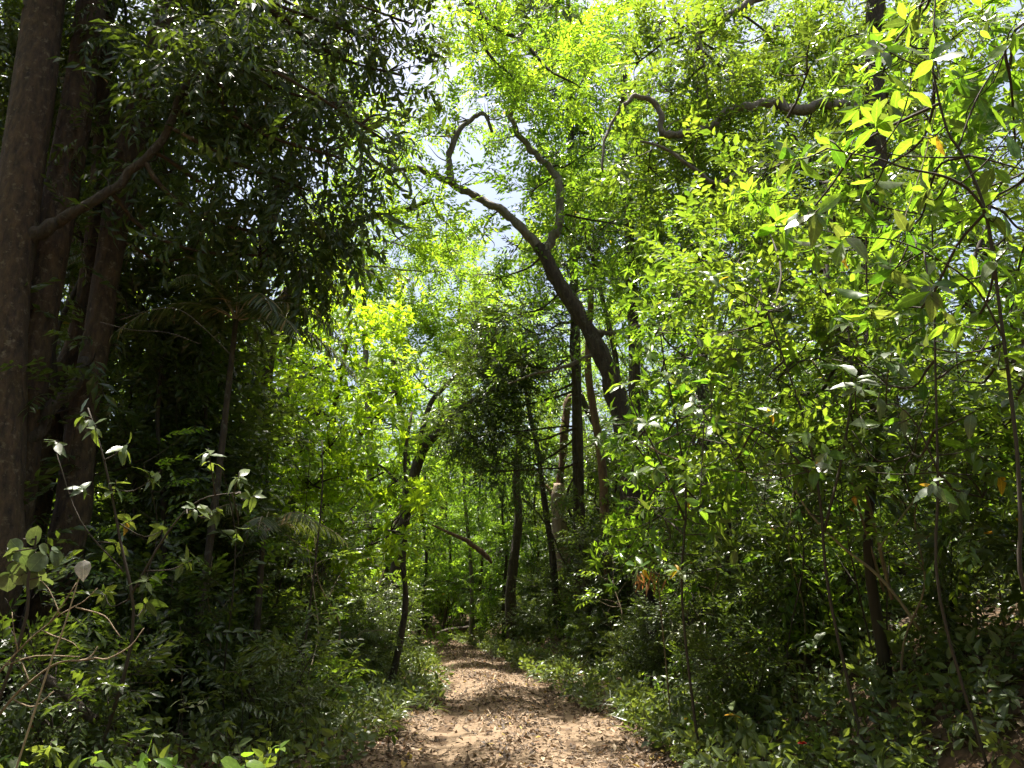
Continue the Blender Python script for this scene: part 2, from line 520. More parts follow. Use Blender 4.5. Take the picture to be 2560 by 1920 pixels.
def put_litter(mb, x, y, rng, smin, smax):
    K = len(x)
    a = rng.uniform(0, 2 * math.pi, K)
    d = np.stack((np.cos(a), np.sin(a), rng.normal(0, .22, K)), -1)
    R = frames(d, np.array((0, 0, 1.0)) + rng.normal(0, .3, (K, 3)))
    s = smin + (smax - smin) * rng.random(K) ** 1.8; z = ground_z(x, y) + .012 + rng.random(K) * .02
    pos = np.stack((x, y, z), -1)
    w = rng.integers(0, len(lt), K)
    for q, (V, F) in enumerate(lt):
        k = np.nonzero(w == q)[0]
        W = np.einsum('kij,nj->kni', R[k], V) * s[k][:, None, None] + pos[k][:, None]
        FF = (F[None] + (np.arange(len(k)) * len(V))[:, None, None]).reshape(-1, 3)
        mb.add(W.reshape(-1, 3), FF, 0, np.repeat(rng.random(len(k)), len(F)))
put_litter(lmb, x, y, rng, .015, .095)
tag(lmb.build('leaf_litter', [LITTER], path), kind='stuff')
single_meshes = [MB().add(V, F).mesh('fallen_leaf', [LITTER_O], smooth=True) for V, F in lt]
x, y = litter_points(560, rng, 6.9, 11.0, 1.05)
for i in range(min(300, len(x))):
    o = bpy.data.objects.new('fallen_leaf', single_meshes[i % 5]); COL.objects.link(o); o.parent = path
    s = rng.uniform(.06, .12)
    o.scale = (s, s, s); o.location = (x[i], y[i], float(ground_z(x[i], y[i])) + .035)
    o.rotation_euler = (rng.normal(0, .25), rng.normal(0, .25), rng.uniform(0, 6.28))
# leaf litter on the forest floor beside the path
fmb = MB()
x = rng.uniform(-9, 9, 26000); y = 5 + 30 * rng.random(26000) ** 1.3
k = np.abs(x - path_x(y)) > path_hw(y) * 1.2
put_litter(fmb, x[k], y[k], rng, .06, .14)
tag(fmb.build('forest_leaf_litter', [LITTER]), 'brown fallen leaves strewn under the plants on both sides of the path', 'leaf litter', kind='stuff')
# ------------------------------------------------------------------ foliage templates
def lib(seed, m, **k):
    r = np.random.default_rng(seed)
    return [spray(r, **k) for _ in range(m)]
SP = {
    'far': lib(1, 4, n=12, L=.62, leaf_len=.17, w=.40, st=0, twig_r=.005),
    'fine': lib(2, 4, n=13, L=.52, leaf_len=.14, w=.42, st=0, twig_r=.004),
    'mid': lib(3, 5, n=11, L=.5, leaf_len=.15, w=.40, st=1, twig_r=.004),
    'whorl': lib(4, 5, n=8, kind='whorl', L=.22, leaf_len=.17, w=.36, st=1, prof=prof_obovate, curl=.25, twig_r=.005),
    'lance': lib(5, 5, n=12, kind='opposite', L=.5, leaf_len=.17, w=.35, st=1, prof=prof_lance, curl=.35, droop=.6, twig_r=.003),
    'near': lib(6, 5, n=10, L=.5, leaf_len=.15, w=.42, st=2, curl=.25, twig_r=.003),
    'shrub': lib(7, 5, n=10, L=.42, leaf_len=.125, w=.44, st=1, twig_r=.003),
    'pinnate': lib(8, 4, n=14, kind='opposite', L=.55, leaf_len=.155, w=.32, st=1, prof=prof_lance, droop=.35, twig_r=.003),
}
DENS = 1.0
def gz(p): return float(ground_z(p[0], p[1]))

def join_branches(limbs, blobs, rng, r0=.035, subs=4):
    """boughs from the nearest limb point to each blob and thin branches spreading inside it"""
    pts = np.concatenate([l for l in limbs])
    out = []
    for c, r in blobs:
        mb = MB(); out.append(mb)
        c = np.asarray(c); rr = np.broadcast_to(np.asarray(r, float), (3,))
        below = pts[pts[:, 2] < c[2] + .4]
        src = below if len(below) else pts
        a = src[np.argmin(np.linalg.norm(src - c, axis=1))]
        L = np.linalg.norm(c - a)
        mid = (a + c) / 2 + rng.normal(0, .10 * L, 3) + np.array((0, 0, -.06 * L))
        R = min(r0, .012 + .014 * L)
        if L > .25:
            mb.add(*tube(np.array((a, a * .6 + mid * .4 + rng.normal(0, .04 * L, 3), mid, c)), [R, R * .55], 5, 3, .25, rng))
        for _ in range(subs):
            e = c + nrm(rng.normal(size=3) + np.array((0, 0, .3))) * rr * rng.uniform(.7, 1.05)
            s = c * .75 + mid * .25
            m = (s + e) / 2 + rng.normal(0, .12, 3) * rr
            mb.add(*tube(np.array((s, m, e)), [R * .5, .005], 4, 3))
    return out

def tree(name, label, cat, base, limbs, blobs, sp='mid', leafm='mid', bark='brown', dens=26, group=None, seed=0,
         sides=9, gnarl=.14, subs=4, scale=1.0, up=.25, clump=14, spread=.3, r0=.035, tilt=.45, limb_bark=None, twigs=5):
    """limbs: (part name, points, radii) in world space; blobs: (centre, radius)"""
    rng = np.random.default_rng(seed + 100)
    base = np.asarray(base, float)
    root = thing(name, label, cat, base, group)
    side_pos, side_dir = [], []
    for pn, pts, rad in limbs:
        if pn == 'limb':
            # kinks between the traced points, side twigs that carry leaves
            rr = np.linspace(rad[0], rad[1], len(pts)) if len(rad) == 2 else np.asarray(rad)
            pts, rr = smooth_line(pts, rr, 3)
            pts = pts + rng.normal(0, 1, pts.shape) * (rr * .28)[:, None]
            m = MB().add(*tube(pts, rr, max(7, sides - 2), 2, gnarl, rng))
            for _ in range(twigs):
                k = rng.integers(len(pts) // 4, len(pts) - 1)
                L = rng.uniform(.25, .7)
                e = pts[k] + nrm(rng.normal(size=3) + np.array((0, 0, .6))) * L
                m.add(*tube(np.array((pts[k], (pts[k] + e) / 2 + rng.normal(0, .06, 3), e)), [min(.016, rr[k] * .4), .004], 5, 3))
                for _2 in range(3):
                    side_pos.append(e + rng.normal(0, .1, 3)); side_dir.append(nrm(e - pts[k] + rng.normal(0, .3, 3)))
            m.build(pn, [BARK[limb_bark or bark]], root, True, base)
        else:
            MB().add(*tube(pts, rad, sides, 4, gnarl, rng)).build(pn, [BARK[bark]], root, True, base)
    if blobs:
        bs_ = join_branches([smooth_line(p, np.zeros(len(p)), 4)[0] for _, p, _ in limbs], blobs, rng, r0, subs)
        if group == 'x':
            b = MB()
            for q in bs_:
                b.add(np.concatenate(q.V), np.concatenate(q.F))
            tag(b.build('branches', [BARK[bark]], root, True, base), kind='stuff')
        else:
            for q in bs_:
                q.build('branch', [BARK[bark]], root, True, base)
        mb = MB()
        pos, dirs = blob_sprays(blobs, dens * DENS, rng, clump, spread, up)
        if side_pos:
            pos = np.vstack((pos, side_pos)); dirs = np.vstack((dirs, side_dir))
        scatter(mb, SP[sp], pos, dirs, scale * rng.uniform(.65, 1.3, len(pos)), rng, tilt)
        mb.build('crown', [LM[leafm], BARK['twig']], root, False, base)
    return root

def B(lst, Y=None):
    """blobs from (px, py, Y, radius) or (px, py, radius) with a shared Y"""
    out = []
    for b in lst:
        if Y is None:
            out.append((P(b[0], b[1], b[2]), b[3]))
        else:
            out.append((P(b[0], b[1], Y), b[2]))
    return out

def foot(px, Y, dx=0.0):
    """a point on the ground under photo column px at distance Y"""
    x = (px - 1280.0) / F_PX * Y / math.cos(PITCH) + dx
    return np.array((x, Y, float(ground_z(x, Y)) - .08))

# ------------------------------------------------------------------ big dark tree on the left (one stool of several stems)
yl = 8.6
bl = foot(60, yl)
limbs = [
    ('trunk', np.vstack((foot(-60, 8.2), PL([(-35, 1500), (-12, 1250), (0, 1050), (6, 870), (18, 690), (60, 400), (112, 0), (140, -350), (170, -800)], 8.2, 8.8))), np.array([.38, .30, .26, .25, .25, .25, .24, .23, .19, .14])),
    ('trunk', np.vstack((foot(40, 8.8), PL([(20, 1300), (60, 1000), (110, 720), (150, 500), (190, 280), (230, 0), (270, -400), (300, -800)], 8.8, 9.3))), np.array([.3, .24, .22, .2, .2, .19, .18, .16, .1])),
    ('trunk', np.vstack((foot(165, 9.2), PL([(172, 1330), (190, 1200), (208, 1030), (247, 820), (272, 650), (320, 400), (405, 100), (440, -60), (520, -500)], 9.2, 9.8))), np.array([.26, .2, .19, .17, .16, .16, .19, .2, .2, .12])),
    ('trunk', np.vstack((foot(90, 9.6), PL([(95, 1250), (140, 980), (190, 850), (225, 650), (250, 400), (270, 0), (300, -400)], 9.6, 9.8))), np.array([.2, .16, .13, .11, .10, .10, .09, .06])),
    ('limb', PL([(12, 720), (50, 630), (90, 590), (150, 555), (211, 519), (295, 455), (380, 380), (422, 316), (443, 253), (485, 190), (540, 139), (575, 70), (592, 0), (610, -120)], 8.62, 8.2), np.array([.17, .13, .09, .07, .058, .052, .048, .045, .042, .039, .036, .033, .03, .02])),
    ('limb', PL([(40, 1130), (80, 1085), (130, 1020), (180, 960), (210, 900)], 8.7, 9.2), [.09, .06]),
]
blobs = B([(170, 120, 10.2, 1.1), (400, 120, 9.6, 1.1), (610, 130, 9.0, 1.0), (780, 130, 9.2, .85), (900, 90, 9.4, .6),
           (560, 330, 8.8, 1.0), (740, 320, 9.0, .8), (860, 270, 9.2, .45), (430, 430, 9.6, 1.0), (640, 520, 9.2, .9), (780, 480, 9.3, .65),
           (300, 650, 10.6, 1.0), (500, 640, 9.9, .8), (120, 480, 11, 1.0), (960, 110, 9.8, .38), (1010, 190, 9.9, .3), (1030, 60, 10, .42), (960, 350, 9.3, .35), (870, 400, 9.2, .4),
           (700, 640, 9.6, .7), (820, 590, 9.7, .35), (60, 250, 11, 1.1), (280, 330, 10.6, 1.0),
           (300, -250, 9.6, 1.7), (640, -200, 9.6, 1.5), (0, -300, 9, 1.8), (900, -160, 10, .9), (480, -600, 10.5, 2.0), (100, -800, 10.5, 2.2), (760, -520, 11, 1.5)]) + [(np.array(c), r_) for c, r_ in (((-4.6, 13.2, 11.0), 1.6), ((-6.2, 12.6, 10.6), 1.7), ((-3.6, 11.5, 9.8), 1.0), ((-7.6, 11, 9.5), 1.7), ((-5.6, 11.2, 8.2), 1.3), ((-1.4, 9.5, 10.5), .8), ((.3, 11.2, 11.8), .7), ((-.7, 7.6, 10.2), .7))]
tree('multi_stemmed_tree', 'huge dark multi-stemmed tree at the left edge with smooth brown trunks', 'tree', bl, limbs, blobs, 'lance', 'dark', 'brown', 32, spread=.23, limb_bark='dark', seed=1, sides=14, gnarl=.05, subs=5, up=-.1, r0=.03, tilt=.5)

# tall tree behind it whose high bough hangs into the top middle of the picture
yf = 14.5
bf = foot(650, yf)
limbs = [
    ('trunk', np.vstack((bf, PL([(640, 1300), (650, 1000), (690, 800), (760, 690), (850, 590)], yf))), np.array([.24, .2, .18, .17, .15, .11])),
    ('trunk', PL([(650, 1000), (640, 800), (690, 500), (800, 200), (880, -50), (960, -300)], yf, 16), [.16, .08]),
    ('limb', PL([(850, 590), (913, 544), (1019, 523), (1080, 500)], yf), [.09, .03]),
    ('limb', PL([(880, -50), (1000, -140), (1110, -90), (1165, 0), (1200, 35), (1250, 75), (1305, 100), (1340, 140), (1380, 180), (1430, 205)], 15.7, 14.5), [.10, .022]),
    ('limb', PL([(1198, 33), (1203, 90), (1228, 145), (1268, 180), (1300, 212)], 14.9), [.05, .02]),
]
blobs = B([(960, 300, .9), (1000, 600, .7), (1120, 560, .8), (1250, 140, 1.0), (1380, 120, 1.1), (1450, 220, .8), (1320, 230, .8), (1180, 130, .7), (1130, 30, .7), (760, 120, 1.2), (930, -120, 1.0), (1180, -110, .8)], yf + .4)
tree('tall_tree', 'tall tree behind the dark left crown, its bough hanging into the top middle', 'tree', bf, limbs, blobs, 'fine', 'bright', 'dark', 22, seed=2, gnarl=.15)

# arching tree over the path
ya = 15.5
ba = foot(1625, ya)
limbs = [
    ('trunk', np.vstack((ba, PL([(1615, 1480), (1592, 1300), (1562, 1100), (1532, 960), (1500, 880), (1450, 790), (1395, 705), (1362, 640), (1345, 615)], ya))), np.array([.27, .24, .21, .20, .18, .17, .155, .145, .135, .13])),
    ('limb', PL([(1350, 622), (1300, 565), (1250, 525), (1190, 490), (1140, 465), (1090, 435), (1040, 422), (975, 425), (930, 395), (900, 350), (890, 320), (868, 255)], ya, ya - .8), [.10, .025]),
    ('limb', PL([(1137, 462), (1125, 420), (1130, 370), (1150, 320), (1185, 295), (1212, 285), (1230, 330)], ya - .4), [.08, .03]),
    ('limb', PL([(1352, 628), (1385, 590), (1400, 550), (1402, 480), (1385, 430), (1340, 385), (1300, 340), (1275, 290), (1285, 255), (1310, 220), (1330, 190), (1345, 110)], ya, ya + .5), [.10, .03]),
    ('limb', PL([(1470, 835), (1530, 830), (1600, 815), (1640, 812)], ya), [.06, .02]),
    ('limb', PL([(1490, 880), (1440, 905), (1380, 925), (1320, 940), (1270, 960)], ya, ya + 1), [.05, .015]),
]
blobs = B([(890, 290, .45), (1140, 300, .4), (1220, 300, .5), (1330, 300, .6), (1400, 380, .7), (1330, 480, .55), (1460, 480, .8), (1440, 600, .7), (1290, 620, .55), (1210, 590, .45), (1340, 170, .7), (1500, 360, .8), (1060, 340, .35), (1540, 560, .8), (1230, 700, .6), (1330, 780, .7), (1500, 720, .6)], ya + .5)
tree('arching_tree', 'crooked dark tree leaning over the path and forking into two sinuous limbs', 'tree', ba, limbs, blobs, 'mid', 'fresh', 'dark', 23, seed=3, sides=14, gnarl=.34, limb_bark='grey', twigs=9)  # limbs take paler bark than the trunk, light put into their colour

# gnarled tree whose heavy bough crosses the top right
yr = 12.5
br = foot(2200, yr)
limbs = [
    ('trunk', np.vstack((br, PL([(2195, 1200), (2190, 700), (2185, 300), (2187, 0), (2195, -300), (2210, -700)], yr))), [.24, .12]),
    ('limb', PL([(2185, 330), (2140, 275), (2050, 264), (1975, 276), (1945, 254), (1900, 260), (1830, 277), (1790, 310), (1760, 325), (1700, 338), (1655, 328), (1650, 275), (1628, 250), (1588, 240), (1560, 262), (1530, 310), (1510, 355), (1505, 430)], yr, 11.8), [.11, .018]),
    ('limb', PL([(2188, 460), (2060, 420), (1960, 414), (1900, 416), (1850, 430), (1790, 456), (1730, 420), (1660, 370), (1600, 352)], yr, 11.8), [.07, .018]),
    ('limb', PL([(2190, -120), (2000, -60), (1890, 0), (1830, 35), (1770, 62), (1745, 82), (1715, 72), (1690, 92)], yr, 12.2), [.09, .02]),
    ('limb', PL([(1745, 78), (1755, 130), (1765, 200), (1770, 270)], 12.2), [.03, .012]),
]
blobs = B([(1740, 170, .75), (1850, 190, .7), (1950, 130, .6), (1700, 420, .8), (1800, 370, .65), (1620, 430, .6), (1730, 560, .8), (1850, 520, .7), (2060, 120, .8), (2000, 330, .5), (1590, 160, .45), (1660, 230, .45), (1640, 60, .5), (2100, 430, .8), (1880, -60, .8), (2150, -50, 1.0), (2300, 100, 1.1), (1960, 640, .8), (2200, 600, 1.0), (2400, 300, 1.2)], yr + .5)
tree('gnarled_tree', 'gnarled tree among the right leaves, a thick bough crossing under the sky', 'tree', br, limbs, blobs, 'mid', 'mid', 'dark', 34, seed=4, sides=10, gnarl=.35, scale=1.05, limb_bark='grey', twigs=9)  # paler bark on the boughs makes them look lit against the sky

# sunlit trees left of the middle
yg = 16.5
bg_ = foot(800, yg)
limbs = [('trunk', np.vstack((bg_, PL([(805, 1400), (815, 1200), (840, 1000), (870, 850)], yg))), [.12, .04]),
         ('limb', PL([(812, 1250), (880, 1120), (960, 1020), (1010, 960)], yg), [.06, .02])]
blobs = B([(a_, b_, yg + 1.2 - (b_ - 740) / 640 * 4.2, r_ * .9) for a_, b_, r_ in [(800, 800, .8), (880, 860, .8), (740, 900, .8), (850, 960, .9), (950, 930, .8), (720, 1040, .8), (900, 1080, .9), (990, 1060, .7), (820, 1150, .9), (960, 1180, .7), (1010, 1220, .6), (880, 1280, .7), (760, 1220, .7), (960, 820, .7), (700, 820, .6), (1020, 960, .6), (930, 1360, .6), (820, 1380, .6), (1000, 1330, .5), (680, 930, .6), (650, 1020, .55), (660, 1120, .55), (700, 1160, .6), (840, 740, .6), (760, 790, .55)]])
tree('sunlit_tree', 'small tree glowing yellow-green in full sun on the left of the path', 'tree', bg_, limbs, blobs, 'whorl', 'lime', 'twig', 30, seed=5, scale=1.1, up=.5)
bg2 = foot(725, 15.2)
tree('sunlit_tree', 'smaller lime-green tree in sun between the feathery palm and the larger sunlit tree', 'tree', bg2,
     [('trunk', np.vstack((bg2, PL([(722, 1450), (730, 1250), (718, 1050), (725, 900)], 15.2))), [.07, .03])],
     B([(a_, b_, 15.8 - (b_ - 800) / 520 * 3.0, r_) for a_, b_, r_ in [(700, 800, .5), (760, 830, .5), (670, 880, .5), (730, 920, .6), (790, 920, .5), (680, 990, .5), (750, 1020, .6), (810, 1030, .5), (690, 1090, .5), (770, 1120, .6), (840, 1100, .5), (720, 1180, .5), (800, 1220, .5), (700, 1270, .45), (770, 1320, .45)]]), 'whorl', 'lime', 'twig', 30, seed=6, scale=.95, up=.5)

def simple_tree(name, label, px, Y, trunk, rad, blobs, sp, lm, bark, dens, seed, group=None, **k):
    b = foot(px, Y)
    limbs = [('trunk', np.vstack((b, PL(trunk, Y))), rad)]
    return tree(name, label, 'tree', b, limbs, B(blobs, Y + .3), sp, lm, bark, dens, group, seed, **k)
G = 'trees behind the arching tree'
simple_tree('forest_tree', 'straight dark trunk rising just right of the arching trunk', 1590, 18, [(1588, 1300), (1586, 900), (1576, 650), (1570, 480), (1562, 350), (1560, 150)], [.17, .08], [(1560, 420, .9), (1650, 520, .9), (1600, 250, .9), (1500, 150, .9), (1680, 660, .9), (1580, 700, .7)], 'fine', 'fresh', 'dark', 40, 11, G)
simple_tree('forest_tree', 'thin dark trunk leaning left between the arching trunk and the straight trunk', 1560, 19, [(1556, 1200), (1546, 960), (1530, 850), (1500, 720), (1480, 640), (1450, 540)], [.09, .04], [(1440, 520, .8), (1500, 620, .7), (1400, 660, .7)], 'fine', 'mid', 'dark', 40, 12, G)
simple_tree('forest_tree', 'slim upright trunk left of the arching trunk beneath a hanging dark bough', 1462, 21, [(1458, 1350), (1450, 1150), (1442, 1000), (1434, 920), (1428, 850), (1440, 760)], [.10, .035], [(1380, 820, .9), (1280, 800, .9), (1220, 900, .9), (1330, 900, .8), (1180, 1000, .8), (1260, 980, .9), (1400, 640, 1.0), (1200, 1090, .8), (1290, 1080, .8), (1150, 1070, .6), (1240, 1180, .7)], 'pinnate', 'dark', 'dark', 48, 13, G)
simple_tree('forest_tree', 'dark trunk with a slight S bend beside the arching trunk', 1520, 20, [(1515, 1350), (1508, 1200), (1495, 1090), (1478, 990), (1470, 900), (1480, 700)], [.13, .08], [(1480, 560, 1.0), (1560, 620, .9)], 'fine', 'mid', 'red', 36, 14, G)
simple_tree('forest_tree', 'thin curved stem standing in front of the broken trunk', 1398, 23, [(1392, 1500), (1380, 1380), (1362, 1260), (1345, 1130), (1326, 1040), (1300, 900)], [.12, .05], [(1290, 900, .8), (1250, 1050, .7), (1330, 1000, .5)], 'fine', 'mid', 'dark', 36, 15, G)
simple_tree('forest_tree', 'dark trunk between the diagonal dead branch and the broken trunk', 1282, 27, [(1276, 1500), (1282, 1420), (1296, 1300), (1290, 1200), (1298, 1080), (1280, 950)], [.19, .10], [(1250, 900, 1.1), (1330, 1050, .9), (1210, 780, 1.2)], 'far', 'mid', 'dark', 22, 16, G)
simple_tree('forest_tree', 'slender pale trunk behind the diagonal dead branch', 1185, 30, [(1180, 1480), (1172, 1350), (1160, 1200), (1180, 1000)], [.09, .05], [(1170, 900, 1.4), (1090, 1050, 1.2), (1220, 1100, 1.1)], 'far', 'fresh', 'grey', 24, 17, G)
simple_tree('high_tree', 'tall tree whose bright crown fills the top middle between the sky gaps', 1445, 22.5, [(1448, 1300), (1440, 900), (1430, 500), (1425, 200), (1420, 0)], [.2, .07], [(1300, 60, 1.2), (1420, 30, 1.2), (1530, 70, 1.1), (1380, 190, 1.1), (1480, 250, 1.2), (1300, 290, .7), (1560, 330, 1.0), (1440, 390, 1.1), (1390, 510, 1.0), (1520, 470, 1.0), (1220, 130, .7), (1200, 240, .6)], 'far', 'fresh', 'dark', 32, 18, scale=1.15)
simple_tree('high_tree', 'tall small-leaved tree whose darker crown fills the sky above the gnarled bough', 1770, 17.5, [(1765, 1200), (1755, 800), (1750, 400), (1745, 100), (1745, -100)], [.16, .06], [(1720, 120, .9), (1810, 70, .8), (1690, 260, .9), (1800, 290, .9), (1890, 340, .9), (1650, 520, .9), (1780, 490, .9), (1900, 480, .9), (1700, 680, .9), (1850, 650, .9), (2000, 200, .9), (2010, 540, 1.0), (2100, 350, .9), (1640, 380, .6), (2150, 150, .9), (1960, 60, .7)], 'fine', 'mid', 'dark', 34, 19, scale=1.2)
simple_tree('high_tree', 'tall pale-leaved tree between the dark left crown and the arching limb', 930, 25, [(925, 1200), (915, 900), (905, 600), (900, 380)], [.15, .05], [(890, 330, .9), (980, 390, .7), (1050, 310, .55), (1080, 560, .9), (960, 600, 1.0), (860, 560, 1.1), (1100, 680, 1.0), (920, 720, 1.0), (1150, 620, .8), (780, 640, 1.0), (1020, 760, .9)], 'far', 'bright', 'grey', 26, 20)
for q, (px, Yq, lab) in enumerate(((400, 10.4, 'dark bushy young tree just right of the big trunks'), (520, 11.0, 'dark bushy young tree beside the foot of the feathery palm'), (330, 11.5, 'dark bushy young tree between the trunks and the palm'), (470, 12.5, 'dark bushy young tree below the feathery palm'), (570, 12.5, 'dark bushy young tree left of the sunlit tree'))):
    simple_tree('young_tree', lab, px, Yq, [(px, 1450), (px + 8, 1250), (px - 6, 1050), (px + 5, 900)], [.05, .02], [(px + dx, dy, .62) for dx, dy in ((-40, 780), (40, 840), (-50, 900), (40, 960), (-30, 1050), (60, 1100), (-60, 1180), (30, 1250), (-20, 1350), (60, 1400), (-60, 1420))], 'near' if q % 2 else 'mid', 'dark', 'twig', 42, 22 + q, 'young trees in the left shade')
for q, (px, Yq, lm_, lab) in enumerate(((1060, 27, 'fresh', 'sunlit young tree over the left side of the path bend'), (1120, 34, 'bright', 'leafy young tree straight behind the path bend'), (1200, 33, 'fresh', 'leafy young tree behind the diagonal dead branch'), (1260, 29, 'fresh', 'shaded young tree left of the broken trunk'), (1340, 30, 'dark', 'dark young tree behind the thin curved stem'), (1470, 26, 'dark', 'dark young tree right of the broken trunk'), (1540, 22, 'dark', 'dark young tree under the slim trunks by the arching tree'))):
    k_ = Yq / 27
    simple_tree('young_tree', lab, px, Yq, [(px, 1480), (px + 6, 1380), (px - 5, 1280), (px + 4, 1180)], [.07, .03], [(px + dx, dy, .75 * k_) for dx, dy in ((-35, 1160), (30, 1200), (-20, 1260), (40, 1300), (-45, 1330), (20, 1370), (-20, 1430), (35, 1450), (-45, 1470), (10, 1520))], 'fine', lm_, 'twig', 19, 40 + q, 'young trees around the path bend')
# leaning tree in the left middle distance
yn = 25
bn = foot(985, yn)
tree('leaning_tree', 'dark tree in the sunlit middle distance with limbs reaching right over the bend', 'tree', bn,
     [('trunk', np.vstack((bn, PL([(1010, 1300), (1055, 1130), (1110, 1068), (1150, 1025), (1185, 1002), (1260, 960)], yn))), [.2, .09]),
      ('limb', PL([(1045, 1150), (1070, 1020), (1120, 960), (1160, 912), (1205, 878)], yn), [.10, .04])],
     B([(1090, 860, 1.2), (1180, 820, 1.1), (1010, 900, 1.2), (1250, 920, .9), (1120, 1150, .9), (1020, 1080, .9), (1180, 1080, .7)], yn + .5), 'far', 'bright', 'dark', 24, seed=21)
# snag
bs = foot(1410, 24)
snag = thing('broken_tree', 'dead grey trunk snapped off halfway, reddish torn wood at its top', 'tree', bs)
rs = np.random.default_rng(5)
MB().add(*tube(np.vstack((bs, PL([(1408, 1500), (1404, 1400), (1398, 1300), (1396, 1240), (1398, 1210)], 24))), [.34, .30, .25, .23, .22, .16], 12, 4, .16, rs))  .build('trunk', [BARK['snag']], snag, True, bs)
MB().add(*tube(PL([(1394, 1260), (1375, 1225), (1352, 1208)], 24), [.1, .06], 8, 3, .3, rs)).build('stub', [BARK['red']], snag, True, bs)
MB().add(*tube(PL([(1398, 1215), (1408, 1130), (1412, 1060), (1420, 1000), (1428, 985)], 24), [.10, .12, .13, .10, .03], 9, 4, .35, rs)).build('torn_wood', [BARK['red']], snag, True, bs)

# ------------------------------------------------------------------ prototypes for the forest behind and beside
def proto_tree(name, label, cat, group, H, seed, lm, bark, sp='far', dens=20, rad=.2, crown0=.4, R=2.6, nb=13, k=0):
    rng = np.random.default_rng(seed)
    pts = np.array([(0, 0, -.1)] + [(rng.normal(0, .06) * H * t, rng.normal(0, .06) * H * t, H * t) for t in (.2, .4, .6, .8, .95)])
    blobs = []
    for i in range(nb):
        t = crown0 + (1.02 - crown0) * (i + rng.random()) / nb
        a = i * 2.4 + rng.normal() * .4
        rr = R * (math.sin(math.pi * min(1, (t - crown0 * .7) / (1.1 - crown0 * .7))) ** .6)
        d = rr * rng.uniform(.35, .95)
        tr = np.array([np.interp(t, [0, .2, .4, .6, .8, .95], pts[:, q]) for q in range(2)])
        blobs.append((np.array((tr[0] + d * math.cos(a), tr[1] + d * math.sin(a), t * H)), rng.uniform(.28, .45) * R * np.array((1, 1, .7))))
    return tree(name, label, cat, (0, 0, 0), [('trunk', pts, np.array([1.25, 1, .85, .7, .5, .25]) * rad)], blobs, sp, lm, bark, dens, group, seed, subs=3, sides=8, tilt=.33, spread=.24)

ORD = 'first second third fourth fifth sixth seventh eighth ninth tenth eleventh twelfth thirteenth fourteenth fifteenth sixteenth seventeenth eighteenth nineteenth twentieth twenty-first twenty-second twenty-third twenty-fourth twenty-fifth'.split()
tall = [proto_tree('canopy_tree', 'x', 'tree', 'x', 17, 31, 'bright', 'grey', 'far', 13, .2, .35, 3.0, 15),
        proto_tree('canopy_tree', 'x', 'tree', 'x', 15, 32, 'fresh', 'dark', 'far', 13, .17, .4, 2.8, 14),
        proto_tree('canopy_tree', 'x', 'tree', 'x', 19, 33, 'mid', 'brown', 'far', 13, .24, .4, 3.2, 15),
        proto_tree('canopy_tree', 'x', 'tree', 'x', 14, 34, 'bright', 'dark', 'far', 13, .15, .3, 2.6, 14)]
saps = [proto_tree('understory_tree', 'x', 'tree', 'x', 5.5, 41, 'mid', 'twig', 'mid', 30, .045, .25, 1.1, 12),
        proto_tree('understory_tree', 'x', 'tree', 'x', 4.6, 42, 'fresh', 'twig', 'mid', 30, .04, .2, 1.0, 11),
        proto_tree('understory_tree', 'x', 'tree', 'x', 6.5, 43, 'dark', 'twig', 'pinnate', 28, .05, .25, 1.2, 13),
        proto_tree('understory_tree', 'x', 'tree', 'x', 5.0, 44, 'mid', 'twig', 'whorl', 40, .04, .3, 1.0, 11)]

def proto_shrub(H, seed, lm, sp, dens=60):
    rng = np.random.default_rng(seed)
    limbs, blobs = [], []
    for i in range(5):
        a = i * 1.26 + rng.normal() * .3
        tip = np.array((math.cos(a) * H * .34, math.sin(a) * H * .34, H * rng.uniform(.65, 1.0)))
        limbs.append(('stem', np.array(((0.02 * math.cos(a), .02 * math.sin(a), -.06), tip * (.25, .25, .5) + rng.normal(0, .03, 3), tip)), [.014, .006]))
        for t in (.35, .7, 1):
            blobs.append((tip * (t, t, t) + rng.normal(0, .08 * H, 3), H * rng.uniform(.15, .23)))
    return tree('shrub', 'x', 'shrub', (0, 0, 0), limbs, blobs, sp, lm, 'twig', dens, 'x', seed, sides=5, gnarl=0, subs=2, r0=.008, scale=.8, tilt=.3, spread=.26)
shrubs = [proto_shrub(1.5, 51, 'dark', 'shrub'), proto_shrub(1.2, 52, 'mid', 'shrub'), proto_shrub(1.8, 53, 'dark', 'near', 50),
          proto_shrub(1.4, 54, 'cover', 'pinnate', 50), proto_shrub(1.0, 55, 'mid', 'near', 55), proto_shrub(2.2, 56, 'dark', 'shrub', 50)]
USED = set()
def place(proto, loc, rz, sc, label, group):
    if id(proto) not in USED:
        USED.add(id(proto))
        proto.location = loc; proto.rotation_euler = (0, 0, rz); proto.scale = (sc, sc, sc)
        proto['label'] = label; proto['group'] = group
        return proto
    return copy_thing(proto, loc, rz, sc, label, group)
def at(x, y): return (x, y, float(ground_z(x, y)) - .03)

rng = np.random.default_rng(77)
